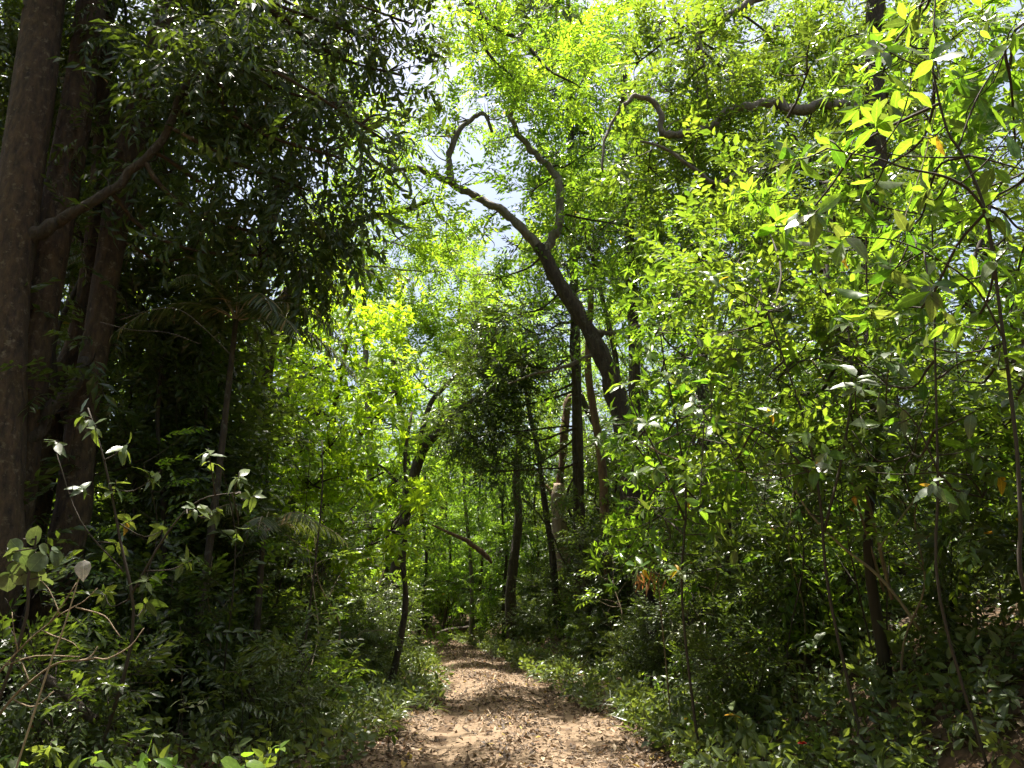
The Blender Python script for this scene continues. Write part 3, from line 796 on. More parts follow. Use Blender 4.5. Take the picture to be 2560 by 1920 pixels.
# tall canopy trees in the middle distance, seen over the path
far_spots = [(-11.5, 25, 1, .95), (-8.5, 31, 0, 1.0), (-4.5, 29, 3, 1.0), (-.5, 39, 0, 1.05), (-9.5, 37, 2, 1.0), (3.5, 31, 1, 1.0), (6.5, 25, 0, .95), (9.5, 21, 2, .95),
             (6, 36, 3, 1.1), (-3.5, 42, 2, 1.0), (1.5, 43, 1, 1.1), (-11, 40, 1, 1.1), (10.5, 33, 0, 1.1), (13, 27, 3, 1.1), (-13, 31, 3, 1.1), (15, 40, 2, 1.1), (-17, 44, 0, 1.1), (5, 50, 0, 1.1), (-7, 51, 3, 1.2), (-1, 56, 1, 1.2), (11, 48, 1, 1.1), (18, 33, 1, 1.1), (-19, 34, 2, 1.1)]
far_sorted = sorted(far_spots, key=lambda s: s[0] / s[1])
for i, (x, y, k, s) in enumerate(far_sorted):
    w = 'canopy tree of the sunny forest behind the path bend, %s from the left' % ORD[i]
    place(tall[k], at(x, y), rng.uniform(0, 6.28), s, w, 'canopy trees of the forest behind')
# canopy beside and above the near part (out of frame at the top, shades the sides)
for x, y, k, s, w in ((-7.5, 12.5, 2, .95, 'tall tree deep in the shade behind the multi-stemmed tree'), (-10.5, 14, 2, .9, 'shade tree whose trunk stands behind the feathery palm'), (-12, 15, 2, 1.0, 'tall trunk far back in the dark left thicket'),
                      (-11, 8, 2, .9, 'tall shade tree beyond the left edge'), (10.5, 11, 2, .85, 'tall shade tree beyond the right leaf wall'), (11, 17, 2, 1.0, 'tall trunk far back in the right thicket'), (8.5, 17.5, 1, .85, 'canopy tree behind the gnarled bough')):
    place(tall[k], at(x, y), rng.uniform(0, 6.28), s, w, 'shade trees at the sides')

# understory: slim young trees and shrubs, front rows beside the verge, thinner rows behind
def row(kind, protos, side, d0, d1, y0, y1, step, label, group, smin=.8, smax=1.2):
    n = 0
    y = y0
    while y < y1:
        yy = y + rng.uniform(-.3, .3) * step
        x = float(path_x(yy)) + side * (float(path_hw(yy)) + rng.uniform(d0, d1))
        if abs(x / yy) < .85 or yy < 7:
            p = protos[rng.integers(len(protos))]
            o = place(p, at(x, yy), rng.uniform(0, 6.28), rng.uniform(smin, smax), label % (ORD[min(n, 24)]), group)
            n += 1
        y += step
row('tree', saps, 1, 2.0, 3.0, 8.5, 33, 2.0, 'slim understory tree along the right bank, %s from the camera in the front row', 'understory trees on the right bank', .75, 1.0)
row('tree', saps, 1, 3.6, 5.2, 9.0, 35, 2.2, 'slim understory tree deeper in the right thicket, %s from the camera', 'understory trees in the right thicket', .9, 1.2)
row('tree', saps, 1, 5.5, 8, 12, 35, 4.0, 'slim understory tree at the back of the right thicket, %s from the camera', 'understory trees at the back right', .9, 1.2)
row('tree', saps, -1, 1.9, 2.6, 17.5, 32, 2.2, 'slim understory tree along the left verge, %s from the camera in the front row', 'understory trees on the left verge', .6, .9)
row('tree', saps, -1, 3.6, 5.4, 10.0, 34, 2.4, 'slim understory tree deeper in the left thicket, %s from the camera', 'understory trees in the left thicket', .8, 1.1)
row('tree', saps, -1, 5.5, 8, 12, 35, 4.0, 'slim understory tree at the back of the left thicket, %s from the camera', 'understory trees at the back left', .9, 1.2)
row('shrub', shrubs, 1, 1.1, 1.7, 9.5, 33, 1.4, 'leafy shrub at the foot of the right bank, %s from the camera', 'shrubs at the foot of the right bank', .55, .85)
row('shrub', shrubs, 1, 2.0, 3.4, 6.8, 34, 1.25, 'leafy shrub up on the right bank, %s from the camera', 'shrubs on the right bank', .8, 1.2)
row('shrub', shrubs, 1, 3.8, 5.8, 8, 34, 1.6, 'shaded shrub deep in the right thicket, %s from the camera', 'shrubs deep in the right thicket', .9, 1.3)
row('shrub', shrubs, -1, .7, 1.3, 9.0, 33, 1.4, 'leafy shrub in the front row of the left verge, %s from the camera', 'shrubs on the left verge', .5, .8)
row('shrub', shrubs, -1, 1.6, 2.8, 6.8, 34, 1.25, 'shaded shrub in the left thicket, %s from the camera', 'shrubs in the left thicket', .8, 1.2)
row('shrub', shrubs, -1, 3.2, 5.0, 7.5, 34, 1.6, 'shaded shrub deep in the left thicket, %s from the camera', 'shrubs deep in the left thicket', .9, 1.3)
# shrubs closing the view at the bend
n = 0
for qrow, yy in enumerate((34.5, 36.5, 39)):
    n = 0
    for x in np.arange(-9, 7, 1.6):
        if yy < 35 and x < path_x(yy) + 1.8:
            continue
        place(shrubs[rng.integers(6)], at(x + rng.uniform(-.4, .4), yy + rng.uniform(-.4, .4)), rng.uniform(0, 6.28), rng.uniform(1.0, 1.7), 'sunlit shrub behind the path bend, %s from the left in the %s row' % (ORD[n], ('front', 'middle', 'back')[qrow]), 'shrubs behind the path bend')
        n += 1
# unseen forest added behind and beside the camera to cut the frontal fill light
for q, (x, y, k, s) in enumerate(((-8.5, -1, 2, .9), (8.5, -2, 2, .9), (-11, 3.5, 0, .9), (10.5, 4, 1, .9), (-5.5, -11, 3, .9), (5.5, -12, 0, .9), (-10, -6, 2, .9), (10, -6, 2, .9), (0.5, -15, 1, 1.0), (-7, -14, 0, 1), (7, -15, 3, 1), (-14, 1, 1, 1), (14, 2, 0, 1))):
    place(tall[k], at(x, y), rng.uniform(0, 6.28), s, 'unseen canopy tree of the forest behind the viewer, added for shade, %s of its stand' % ORD[q], 'trees behind the viewer')
for q, (x, y) in enumerate(((-4, 1.5), (-5, -1), (5, 2), (5.2, -1), (-4.5, -4), (4.6, -4.5), (-3.5, -9), (3.5, -10), (0, -17), (-2, -16), (2, -18), (-7, 4.5), (7, 5))):
    place(saps[q % 4], at(x, y), rng.uniform(0, 6.28), rng.uniform(.9, 1.2), 'unseen understory tree of the forest behind the viewer, added for shade, %s of its stand' % ORD[q], 'understory behind the viewer')
for q, (x, y) in enumerate(((-3.4, 2.5), (-3.8, .5), (3.6, 3), (3.9, .8), (-3.5, -2), (3.6, -2.5), (-4.5, 3.8), (4.8, 4.2))):
    place(shrubs[q % 6], at(x, y), rng.uniform(0, 6.28), 1.0, 'unseen shrub of the verge behind the viewer, added for shade, %s of its row' % ORD[q], 'shrubs behind the viewer')
# thin wiry stems with few leaves
def wiry(H, seed, bark, n=7, lm='mid'):
    r = np.random.default_rng(seed)
    root = thing('wiry_stem', 'x', 'sapling', (0, 0, 0), 'x')
    pts = np.array([(0, 0, -.1)] + [(r.normal(0, .05) * H * t, r.normal(0, .05) * H * t, H * t) for t in (.25, .5, .75, 1)])
    MB().add(*tube(pts, [.013, .004], 6, 4, .2, r)).build('stem', [BARK[bark]], root, True)
    line, _ = smooth_line(pts, np.zeros(5), 5)
    mb = MB(); pos, dirs = [], []
    for i in range(n):
        k = r.integers(6, len(line)); a = r.random() * 6.28
        d = np.array((math.cos(a), math.sin(a), r.uniform(.2, .9))); L = r.uniform(.2, .55)
        e = line[k] + d * L
        MB().add(*tube(np.array((line[k], line[k] + d * L * .5 + r.normal(0, .03, 3), e)), [.005, .002], 5, 3)).build('twig', [BARK[bark]], root, True)
        for _ in range(3):
            pos.append(e + r.normal(0, .06, 3)); dirs.append(nrm(d + r.normal(0, .4, 3)))
    scatter(mb, SP['near'], np.array(pos), np.array(dirs), .7, r)
    mb.build('foliage', [LM[lm], BARK['twig']], root)
    return root
wires = [wiry(2.6, 61, 'twig'), wiry(3.2, 62, 'twig', 8), wiry(2.2, 63, 'tan', 5), wiry(3.6, 64, 'twig', 9, 'fresh'), wiry(2.8, 65, 'vine', 3)]
n = 0
for side, d0, d1, y0, y1, step, lab in ((-1, .9, 2.3, 8.6, 20, .55, 'thin wiry stem in the left thicket, %s from the camera'), (1, 1.2, 3.2, 7.4, 18, .6, 'thin wiry stem on the right bank, %s from the camera')):
    n = 0; y = y0
    while y < y1 and n < 25:
        x = float(path_x(y)) + side * (float(path_hw(y)) + rng.uniform(d0, d1))
        o = place(wires[rng.integers(5)], at(x, y), rng.uniform(0, 6.28), rng.uniform(.75, 1.15), lab % ORD[n], 'wiry stems in the thickets')
        o.rotation_euler = (rng.normal(0, .16), rng.normal(0, .16), rng.uniform(0, 6.28))
        n += 1; y += step * rng.uniform(.7, 1.3)
#==NEAR==
# ------------------------------------------------------------------ far forest seen as one mass
rng = np.random.default_rng(88)
mb = MB()
n = 15000
x = rng.uniform(-46, 46, n); y = rng.uniform(50, 74, n)
lump = .5 + .5 * np.sin(x * .55 + 1.3 * np.sin(y * .3)) * np.sin(y * .4 + x * .2)
z = rng.random(n) ** .9 * (8 + 5 * lump + .04 * (y - 50)) + .3
pos = np.stack((x, y, ground_z(x, y) + z), -1)
scatter(mb, SP['far'], pos, nrm(rng.normal(size=(n, 3)) + np.array((0, -.4, .3))), rng.uniform(1.7, 2.6, n), rng)
tag(mb.build('distant_forest', [LM['fresh'], BARK['twig']]), 'hazy wall of far sunlit trees closing the view beyond the bend', 'forest', kind='stuff')
# unseen wall of leaves added behind the viewer, blocks light from the back
mb = MB()
n = 3500
a = rng.uniform(math.pi * .98, math.pi * 2.02, n); rad_ = rng.uniform(17, 24, n)
x = np.cos(a) * rad_; y = np.sin(a) * rad_
pos = np.stack((x, y, ground_z(x, y) + rng.random(n) * 12), -1)
scatter(mb, SP['far'], pos, nrm(rng.normal(size=(n, 3))), rng.uniform(2.2, 3.2, n), rng)
tag(mb.build('unseen_leaf_wall', [LM['mid'], BARK['twig']]), 'unseen wall of leaves added behind the viewer to block frontal light', 'forest', kind='stuff')
# thicket mass behind the side rows
mb = MB()
n = 7000
side = np.where(rng.random(n) < .5, -1, 1)
y = rng.uniform(13, 46, n); x = side * (rng.uniform(9, 17, n) + np.maximum(0, y - 30) * .25)
z = rng.random(n) * (6.5 + 2 * np.sin(x + y * .7)) + .1
pos = np.stack((x, y, ground_z(x, y) + z), -1)
scatter(mb, SP['far'], pos, nrm(rng.normal(size=(n, 3)) + np.array((0, 0, .3))), rng.uniform(1.2, 1.9, n), rng)
tag(mb.build('thicket_foliage', [LM['mid'], BARK['twig']]), 'dim mass of leaves filling the gaps far back between the side trees', 'foliage', kind='stuff')

# ------------------------------------------------------------------ ground cover along both verges
SP['herb'] = lib(21, 6, kind='whorl', n=6, L=.10, leaf_len=.085, w=.5, st=2, curl=.25, twig_r=.0025)
SP['herb2'] = lib(22, 5, kind='alternate', n=7, L=.26, leaf_len=.09, w=.48, st=2, curl=.2, droop=.1, twig_r=.0025)
SP['blade'] = lib(23, 5, kind='whorl', n=9, L=.05, leaf_len=.22, w=.06, st=1, prof=prof_lance, curl=.4, twig_r=0)
rng = np.random.default_rng(91)
mb = MB()
def herbs(n, side, dmax, y0, y1, keys, pw=1.6, dmin=-.3, smin=.7, smax=1.5):
    y = y0 + (y1 - y0) * rng.random(n) ** 1.35
    d = np.where(y < 12, dmin + .3, dmin) + dmax * rng.random(n) ** pw
    dens = .5 + .5 * np.sin(y * 1.9 + d * 2.2 + side) * np.sin(y * .8 + 1.1)
    k = rng.random(n) < .3 + .7 * dens
    y, d = y[k], d[k]
    x = path_x(y) + side * (path_hw(y) + d)
    pos = np.stack((x, y, ground_z(x, y) + .01), -1)
    dirs = nrm(np.array((0, 0, 1.0)) + rng.normal(0, .28, (len(y), 3)))
    sc = rng.uniform(smin, smax, len(y))
    part = rng.integers(0, len(keys), len(y))
    for q, key in enumerate(keys):
        kk = part == q
        p = pos[kk].copy(); p[:, 2] += rng.random(kk.sum()) ** 2 * .16
        scatter(mb, SP[key], p, dirs[kk], sc[kk], rng, .9)
herbs(5200, -1, 3.6, 5.0, 33, ['herb', 'herb', 'herb2'], 1.1)
herbs(4200, 1, 2.6, 6.0, 33, ['herb', 'herb', 'herb2'], 1.2)
herbs(1700, 1, 4.4, 4.8, 12, ['herb', 'herb2'], .8)
herbs(500, 1, 1.6, 9, 33, ['blade'], 1)
herbs(500, -1, 1.2, 10, 33, ['blade'], 1)
tag(mb.build('ground_cover', [LM['cover'], BARK['twig']]), 'low green herbs and seedlings carpeting both verges of the path', 'ground cover', kind='stuff')

# ------------------------------------------------------------------ plants with single leaves
NL = {}
def leaf_set(key, mat, w, prof, st=5, curls=(.12, .25, .38, .5), fold=.12):
    NL[key] = [MB().add(*leaf(st, w * (1 + .1 * (i % 2)), prof, c, fold * (1 + .5 * (i % 3 - 1)), .012)).mesh('leaf', [mat], True) for i, c in enumerate(curls)]
leaf_set('obovate', LMO['fresh'], .34, prof_obovate, 6, (.05, .2, .4, .6, -.15, .3))
leaf_set('ovate_dark', LMO['cover'], .42, prof_ovate)
leaf_set('ovate_grey', LMO['grey'], .44, prof_ovate)
leaf_set('ovate_fresh', LMO['fresh'], .46, prof_ovate)
leaf_set('round_grey', LMO['grey'], .85, prof_round, 6, (.1, .2, .3))
leaf_set('round_fresh', LMO['fresh'], .9, prof_round, 6, (.1, .2, .3))
leaf_set('lance', LMO['cover'], .2, prof_lance, 5)
leaf_set('lance_pale', LMO['pale'], .2, prof_lance, 5)
leaf_set('pale', LMO['pale'], .5, prof_ovate)
leaf_set('dead', LMO['dead'], .62, prof_ovate, 6, (-.3, .35, .2))
leaf_set('dead_round', LMO['dead'], .8, prof_ovate, 6, (.3,), .2)

def put_leaf(root, base, key, pos, d, size, rng, up=(0, 0, 1), tilt=.3, name='leaf'):
    o = bpy.data.objects.new(name, NL[key][rng.integers(len(NL[key]))])
    COL.objects.link(o); o.parent = root
    R = frames(np.asarray(d, float)[None], (np.asarray(up, float) + rng.normal(0, tilt, 3))[None])[0] * size
    M = Matrix.Identity(4)
    for r in range(3):
        for c in range(3):
            M[r][c] = R[r, c]
        M[r][3] = pos[r] - base[r]
    o.matrix_local = M
    return o

def leafy(name, label, cat, base, stems, whorls, key, bark='twig', seed=0, n=7, size=.18, droop=.15, group=None, stalk=True, odd=None, odd_n=0, blobs=None, bleaf='fresh', bdens=60, bsp='whorl', bscale=.8):
    """stems: (points, radii); whorls: points where a tuft of n single leaves sits"""
    rng = np.random.default_rng(seed + 500)
    base = np.asarray(base, float)
    root = thing(name, label, cat, base, group)
    allp = []
    for pts, rad in stems:
        MB().add(*tube(pts, rad, 6, 4, .12, rng)).build('stem', [BARK[bark]], root, True, base)
        allp.append(smooth_line(pts, np.zeros(len(pts)), 5)[0])
    allp = np.concatenate(allp)
    c = 0
    if blobs:
        mb = MB()
        pos, dirs = blob_sprays(blobs, bdens, rng, 10, .34, .35)
        scatter(mb, SP[bsp], pos, dirs, bscale * rng.uniform(.55, 1.3, len(pos)), rng, .4)
        tag(mb.build('foliage', [LM[bleaf], BARK['twig']], root, False, base), kind='stuff')
        for q in join_branches([allp], blobs, rng, .012, 4):
            q.build('branch', [BARK['twig']], root, True, base)
    for w in whorls:
        w = np.asarray(w)
        dd = np.linalg.norm(allp - w, axis=1) + np.where(allp[:, 2] > w[2], .15, 0)
        a = allp[np.argmin(dd)]
        ax = nrm(w - a + np.array((0, 0, .05)))
        if stalk and np.linalg.norm(w - a) > .04:
            m = (a + w) / 2 + rng.normal(0, .03, 3) + np.array((0, 0, -.03))
            MB().add(*tube(np.array((a, m, w)), [.006, .0035], 5, 3)).build('twig', [BARK[bark]], root, True, base)
        k = max(3, int(n + rng.integers(-3, 3)))
        a0 = rng.random() * 6.28
        Rf = frames(ax[None], np.array([(0.1, .3, 1.0)]))[0]
        for i in range(k):
            if c >= 300:
                break
            an = a0 + 6.283 * i / k + rng.normal() * .2
            el = rng.uniform(-.35, .9)
            d = Rf @ np.array((math.cos(an) * math.cos(el), math.sin(el), math.sin(an) * math.cos(el))) + np.array((0, 0, -droop))
            kk = odd if odd and rng.random() < odd_n else key
            put_leaf(root, base, kk, w - ax * rng.uniform(0, .13), d, size * rng.uniform(.5, 1.15), rng, Rf[:, 1] + np.array((0, 0, .6)))
            c += 1
    return root

# near broadleaf sapling, upper right
Yn = 4.7
st = [
    (np.vstack((foot(2600, Yn), PL([(2568, 1500), (2552, 1300), (2540, 1100), (2503, 800), (2470, 560), (2440, 460), (2402, 380), (2370, 330), (2345, 240), (2330, 150), (2335, 60), (2342, -60)], Yn))), np.array([.013, .0125, .012, .0115, .011, .0105, .010, .009, .0085, .008, .007, .006, .005])),
    (PL([(2490, 700), (2467, 546), (2427, 480), (2382, 450), (2337, 435), (2262, 420), (2200, 398), (2156, 389), (2069, 371)], Yn, 4.4), [.012, .004]),
    (PL([(2412, 392), (2352, 394), (2277, 391), (2225, 385), (2186, 371)], Yn, 4.5), [.007, .003]),
    (PL([(2345, 200), (2322, 175), (2262, 151), (2216, 124), (2190, 100)], Yn, 4.6), [.007, .003]),
    (PL([(2425, 389), (2490, 405), (2560, 424), (2640, 440)], Yn, 4.6), [.007, .004]),
    (PL([(2515, 860), (2440, 720), (2330, 640), (2230, 600), (2120, 590), (2000, 560)], Yn, 4.5), [.007, .0025]),
    (PL([(2395, 372), (2440, 250), (2500, 150), (2560, 60)], Yn, 4.6), [.007, .003]),
]
wh = [(2160, 480), (1960, 400), (2070, 350), (2180, 285), (2230, 310), (2300, 340), (2400, 530), (2345, 610), (2260, 560), (2120, 590), (2050, 520), (2480, 420), (2530, 320), (2440, 250), (2520, 180), (2380, 200), (2280, 200), (2200, 130), (2260, 60), (2350, 40), (2450, 100), (2540, 60), (2000, 480), (1940, 560), (2100, 680), (2220, 690), (2330, 740), (2430, 700), (2520, 620), (2500, 520), (2300, 480), (2040, 640), (2180, 790), (2390, 810), (2500, 880), (2290, 860), (2420, 330), (2330, 130)]
r = np.random.default_rng(6)
leafy('broadleaf_sapling', 'near sapling with big glowing lime leaves on thin black stems, upper right', 'sapling', st[0][0][0], st, [P(a, b, Yn + r.uniform(-.45, .5)) for a, b in wh], 'obovate', 'twig', 1, 7, .2, .12, odd='ovate_dark', odd_n=.22, blobs=B([(2200, 200, 5.8, .5), (2350, 120, 5.6, .5), (2480, 200, 5.5, .5), (2100, 480, 6.2, .5), (2300, 560, 5.8, .5), (2460, 520, 5.6, .5), (2540, 380, 5.4, .4), (2200, 720, 6.0, .5), (2400, 760, 5.8, .5), (2000, 560, 6.4, .4), (2540, 700, 5.6, .45)]), bdens=34, bscale=.85)
# grey-leaved saplings at the right edge
Yq = 5.6
st = [(np.vstack((foot(2345, Yq), PL([(2350, 1500), (2345, 1200), (2338, 900), (2335, 700), (2330, 560)], Yq))), [.011, .006]),
      (PL([(2345, 1180), (2290, 1060), (2230, 1010), (2150, 1040)], Yq), [.007, .003]),
      (PL([(2340, 950), (2420, 900), (2500, 930), (2560, 960)], Yq), [.007, .003])]
wh = [(2250, 1050), (2180, 1070), (2200, 980), (2300, 960), (2450, 1020), (2520, 1000), (2480, 900), (2560, 880), (2230, 880), (2370, 820), (2420, 1120), (2270, 1150), (2330, 1200), (2180, 1180), (2500, 1180), (2400, 1240), (2140, 940), (2330, 700)]
leafy('grey_leaved_sapling', 'sapling with grey-green shiny leaves below the lime leaves near the right edge', 'sapling', st[0][0][0], st, [P(a, b, Yq + r.uniform(-.4, .5)) for a, b in wh], 'ovate_grey', 'twig', 2, 6, .16, .3, odd='ovate_fresh', odd_n=.35, blobs=B([(2200, 960, 6.3, .45), (2380, 950, 6.2, .45), (2500, 1060, 6.1, .45), (2280, 1130, 6.3, .45), (2480, 1250, 6.2, .4)]), bleaf='mid', bdens=34, bsp='near', bscale=.75)
Yq = 6.6
st = [(np.vstack((foot(2080, Yq), PL([(2075, 1500), (2050, 1250), (2010, 1050), (1960, 900), (1920, 780)], Yq))), [.014, .006]),
      (PL([(2060, 1330), (2110, 1120), (2130, 950), (2120, 820)], Yq), [.013, .005]),
      (PL([(2040, 1200), (1940, 1100), (1850, 1060), (1760, 1050)], Yq), [.010, .004])]
wh = [(a, b) for b in (730, 830, 930, 1030, 1130, 1230) for a in (1740, 1830, 1920, 2010, 2100)]
leafy('leafy_sapling', 'bushy sapling with mid-green leaves right of the arching trunk', 'sapling', st[0][0][0], st, [P(a + r.uniform(-50, 50), b + r.uniform(-50, 50), Yq + r.uniform(-.6, .8)) for a, b in wh], 'ovate_fresh', 'twig', 3, 8, .15, .15, odd='ovate_dark', odd_n=.45, blobs=B([(1800, 620, 8, .6), (1900, 740, 7.6, .6), (2050, 720, 7.6, .6), (1800, 850, 7.6, .6), (1950, 950, 7.4, .6), (2100, 900, 7.4, .6), (1820, 1100, 7.4, .55), (2000, 1150, 7.3, .6), (1900, 520, 8.2, .6), (2150, 1100, 7.4, .5)]), bleaf='mid', bdens=34, bsp='near', bscale=.8)
Yq = 8.2
st = [(np.vstack((foot(1700, Yq), PL([(1705, 1500), (1715, 1250), (1690, 1050), (1660, 900), (1650, 820)], Yq))), [.014, .006]),
      (PL([(1712, 1300), (1640, 1130), (1580, 1010), (1570, 940)], Yq), [.012, .004])]
wh = [(a, b) for b in (850, 960, 1070, 1180, 1290, 1390) for a in ((1580, 1640, 1700, 1770, 1830) if b > 1000 else (1640, 1680, 1720, 1780, 1840))]
leafy('slender_sapling', 'sapling with rosettes of narrow bright leaves in front of the arching trunk', 'sapling', st[0][0][0], st, [P(a + r.uniform(-35, 35), b + r.uniform(-50, 50), Yq + r.uniform(-.6, .8)) for a, b in wh], 'obovate', 'twig', 4, 9, .17, .1, odd='ovate_dark', odd_n=.3, blobs=B([(1680, 760, 9.5, .6), (1740, 880, 9.2, .7), (1670, 960, 9.4, .55), (1700, 1080, 9.0, .7), (1610, 1120, 9.4, .55), (1760, 1230, 8.8, .6), (1650, 1280, 9.2, .55), (1720, 640, 10, .7), (1570, 1150, 10.2, .45), (1590, 1250, 10, .5), (1610, 1350, 10, .5)]), bleaf='fresh', bdens=36, bsp='whorl', bscale=.8)
# dark-leaved saplings on the left
Yq = 6.4
st = [(np.vstack((foot(330, Yq), PL([(330, 1600), (300, 1350), (260, 1150), (220, 1020)], Yq))), [.016, .006]),
      (PL([(320, 1500), (420, 1330), (500, 1250), (600, 1230)], Yq), [.010, .004]),
      (PL([(310, 1430), (200, 1300), (140, 1130)], Yq), [.008, .004])]
wh = [(200, 1030), (235, 1060), (140, 1100), (320, 1110), (290, 1200), (210, 1220), (400, 1180), (500, 1260), (330, 1300), (420, 1320), (300, 1360), (590, 1350), (380, 1440), (480, 1400), (550, 1280), (640, 1240), (370, 1500), (260, 1480), (600, 1180), (520, 1120)]
leafy('dark_leaved_sapling', 'sapling with dull dark-green drooping leaves before the multi-stemmed tree', 'sapling', st[0][0][0], st, [P(a, b, Yq + r.uniform(-.4, .6)) for a, b in wh], 'ovate_dark', 'twig', 5, 8, .14, .35)
Yq = 5.4
st = [(np.vstack((foot(40, Yq), PL([(50, 1600), (70, 1450), (85, 1380), (90, 1340)], Yq))), [.012, .006])]
wh = [(30, 1370), (75, 1345), (130, 1375), (70, 1415), (105, 1440), (20, 1430)]
leafy('round_leaved_plant', 'plant with large round silvery leaves low at the left edge', 'plant', st[0][0][0], st, [P(a, b, Yq + r.uniform(-.2, .3)) for a, b in wh], 'round_grey', 'twig', 6, 4, .12, .4)
bw = P(60, 1500, 5.2); bw[2] = gz(bw) - .05
leafy('pale_leaf_shoot', 'upright shoot carrying one pale withered leaf above the bare branches', 'plant', bw, [(np.array((bw, P(115, 1690, 5.2), P(152, 1590, 5.2), P(178, 1510, 5.2), P(196, 1450, 5.2), P(212, 1400, 5.2))), [.007, .003])], [], 'dead', 'vine', 7)
o = bpy.data.objects['pale_leaf_shoot']; put_leaf(o, bw, 'dead_round', P(212, 1400, 5.2), (0.1, -.35, -1), .13, np.random.default_rng(1), (0, -1, .2), .05)

# seedlings near the path: (px, py of the tuft, Y, tufts, leaves per tuft, leaf size, leaf kind, label)
seeds = [
    (1850, 1770, 7.6, 3, 7, .17, 'ovate_dark', 'seedling with an arched spray of long drooping leaves, right of the path front'),
    (2050, 1830, 7.2, 3, 6, .12, 'ovate_fresh', 'twining seedling with yellow-green leaves beside the red flower at the bottom right'),
    (2200, 1800, 7.2, 3, 6, .13, 'ovate_dark', 'seedling with deep green glossy leaves at the bottom right'),
    (2440, 1880, 6.6, 2, 5, .17, 'ovate_dark', 'broad green leaves of a seedling in the bottom right corner'),
    (2130, 1760, 8.0, 2, 6, .11, 'pale', 'seedling with pale whitish leaves among the dark herbs, lower right'),
    (1990, 1690, 8.4, 3, 6, .13, 'ovate_dark', 'shaded seedling under the fallen log on the right'),
    (2350, 1740, 7.4, 3, 7, .11, 'ovate_dark', 'bushy seedling around the upper red flower'),
    (2440, 1580, 7.6, 1, 4, .2, 'pale', 'tuft of pale upright leaves near the right edge beside the log'),
    (1700, 1560, 10.5, 4, 8, .2, 'lance_pale', 'clump of long narrow bright blades on the right bank'),
    (1780, 1490, 10.8, 3, 8, .2, 'lance', 'narrow-leaved clump above the bright blades on the right bank'),
    (2060, 1550, 9.0, 3, 6, .22, 'ovate_dark', 'plant with lobed dark leaves hanging over the log'),
    (1720, 1790, 8.6, 2, 7, .1, 'ovate_fresh', 'sunlit seedling on the right verge in the front'),
    (1640, 1690, 11, 3, 7, .1, 'ovate_fresh', 'seedling in the sunny strip of the right verge'),
    (1500, 1660, 15, 3, 7, .11, 'ovate_fresh', 'bright seedling farther along the right verge'),
    (30, 1880, 5.3, 1, 4, .16, 'ovate_fresh', 'bright lime leaf pair in the bottom left corner'),
    (240, 1880, 5.6, 2, 6, .13, 'ovate_fresh', 'sunlit low plant at the bottom edge on the left'),
    (430, 1890, 5.7, 2, 6, .13, 'ovate_fresh', 'yellow-green low plant at the bottom edge below the bare branches'),
    (610, 1890, 5.2, 1, 3, .15, 'round_fresh', 'one big round green leaf poking up at the bottom edge left of the path'),
    (700, 1860, 6.2, 2, 6, .11, 'ovate_fresh', 'seedling at the bottom edge just left of the litter'),
    (460, 1740, 7.0, 2, 4, .11, 'pale', 'twig with three pale yellow leaves in the left undergrowth'),
    (560, 1790, 7.2, 3, 6, .12, 'ovate_dark', 'dark green seedling in the left undergrowth near the bottom'),
    (760, 1760, 8.2, 3, 6, .11, 'ovate_dark', 'seedling at the edge of the left verge in front'),
    (980, 1800, 9.0, 2, 6, .1, 'ovate_fresh', 'small lime seedling growing in the leaf litter left of the track'),
    (680, 1600, 9.4, 3, 7, .14, 'ovate_dark', 'leafy plant in the left undergrowth halfway up the shade'),
    (600, 1690, 8.4, 3, 7, .13, 'ovate_dark', 'leafy plant just under the palm on the left'),
    (330, 1640, 7.0, 3, 6, .14, 'ovate_dark', 'dull green plant behind the bare tan branches'),
    (450, 1560, 7.8, 4, 6, .15, 'ovate_dark', 'dull green plant with wide leaves behind the bare branches'),
    (130, 1850, 5.6, 2, 6, .13, 'ovate_dark', 'shaded plant under the bare tan branches at the left edge'),
]
for i, (px, py, Y, nt, n, size, key, lab) in enumerate(seeds):
    rr = np.random.default_rng(900 + i)
    top = P(px, py, Y)
    b = np.array((top[0] + rr.normal(0, .04), Y + .05, 0)); b[2] = gz(b) - .03
    top[2] = max(top[2], b[2] + .12)
    mid = (b + top) / 2 + rr.normal(0, .04, 3)
    w = [top] + [top + rr.normal(0, .12, 3) * np.array((1, 1, .7)) - np.array((0, 0, .08)) for _ in range(nt - 1)]
    leafy('seedling', lab, 'plant', b, [(np.array((b, mid, top)), [.006, .003])], w, key, 'twig', 600 + i, n, size, .2, 'seedlings beside the path')
# red flowers
for px, py, Y, lab in ((2352, 1697, 7.3, 'small scarlet flower in the dark herbs near the right edge'), (2006, 1861, 7.0, 'small red flower low beside the path at the bottom right')):
    p = P(px, py, Y); b = np.array((p[0], Y, 0)); b[2] = gz(b) - .02
    p[2] = max(p[2], b[2] + .15)
    root = thing('red_flower', lab, 'flower', b, 'red flowers')
    MB().add(*tube(np.array((b, (b + p) / 2 + (.02, 0, 0), p)), [.004, .002], 5, 3)).build('stem', [BARK['twig']], root, True, b)
    if 'petal' not in NL:
        NL['petal'] = [MB().add(*leaf(3, .6, prof_obovate, .3, .2)).mesh('petal', [plain_mat('petal_red', (.65, .03, .02))], True)]
    rr = np.random.default_rng(3)
    for i in range(9):
        a = i * .7 + .2 * (i // 5)
        put_leaf(root, b, 'petal', p, (math.cos(a), math.sin(a), .5 + .5 * (i % 2)), .04, rr, name='petal')

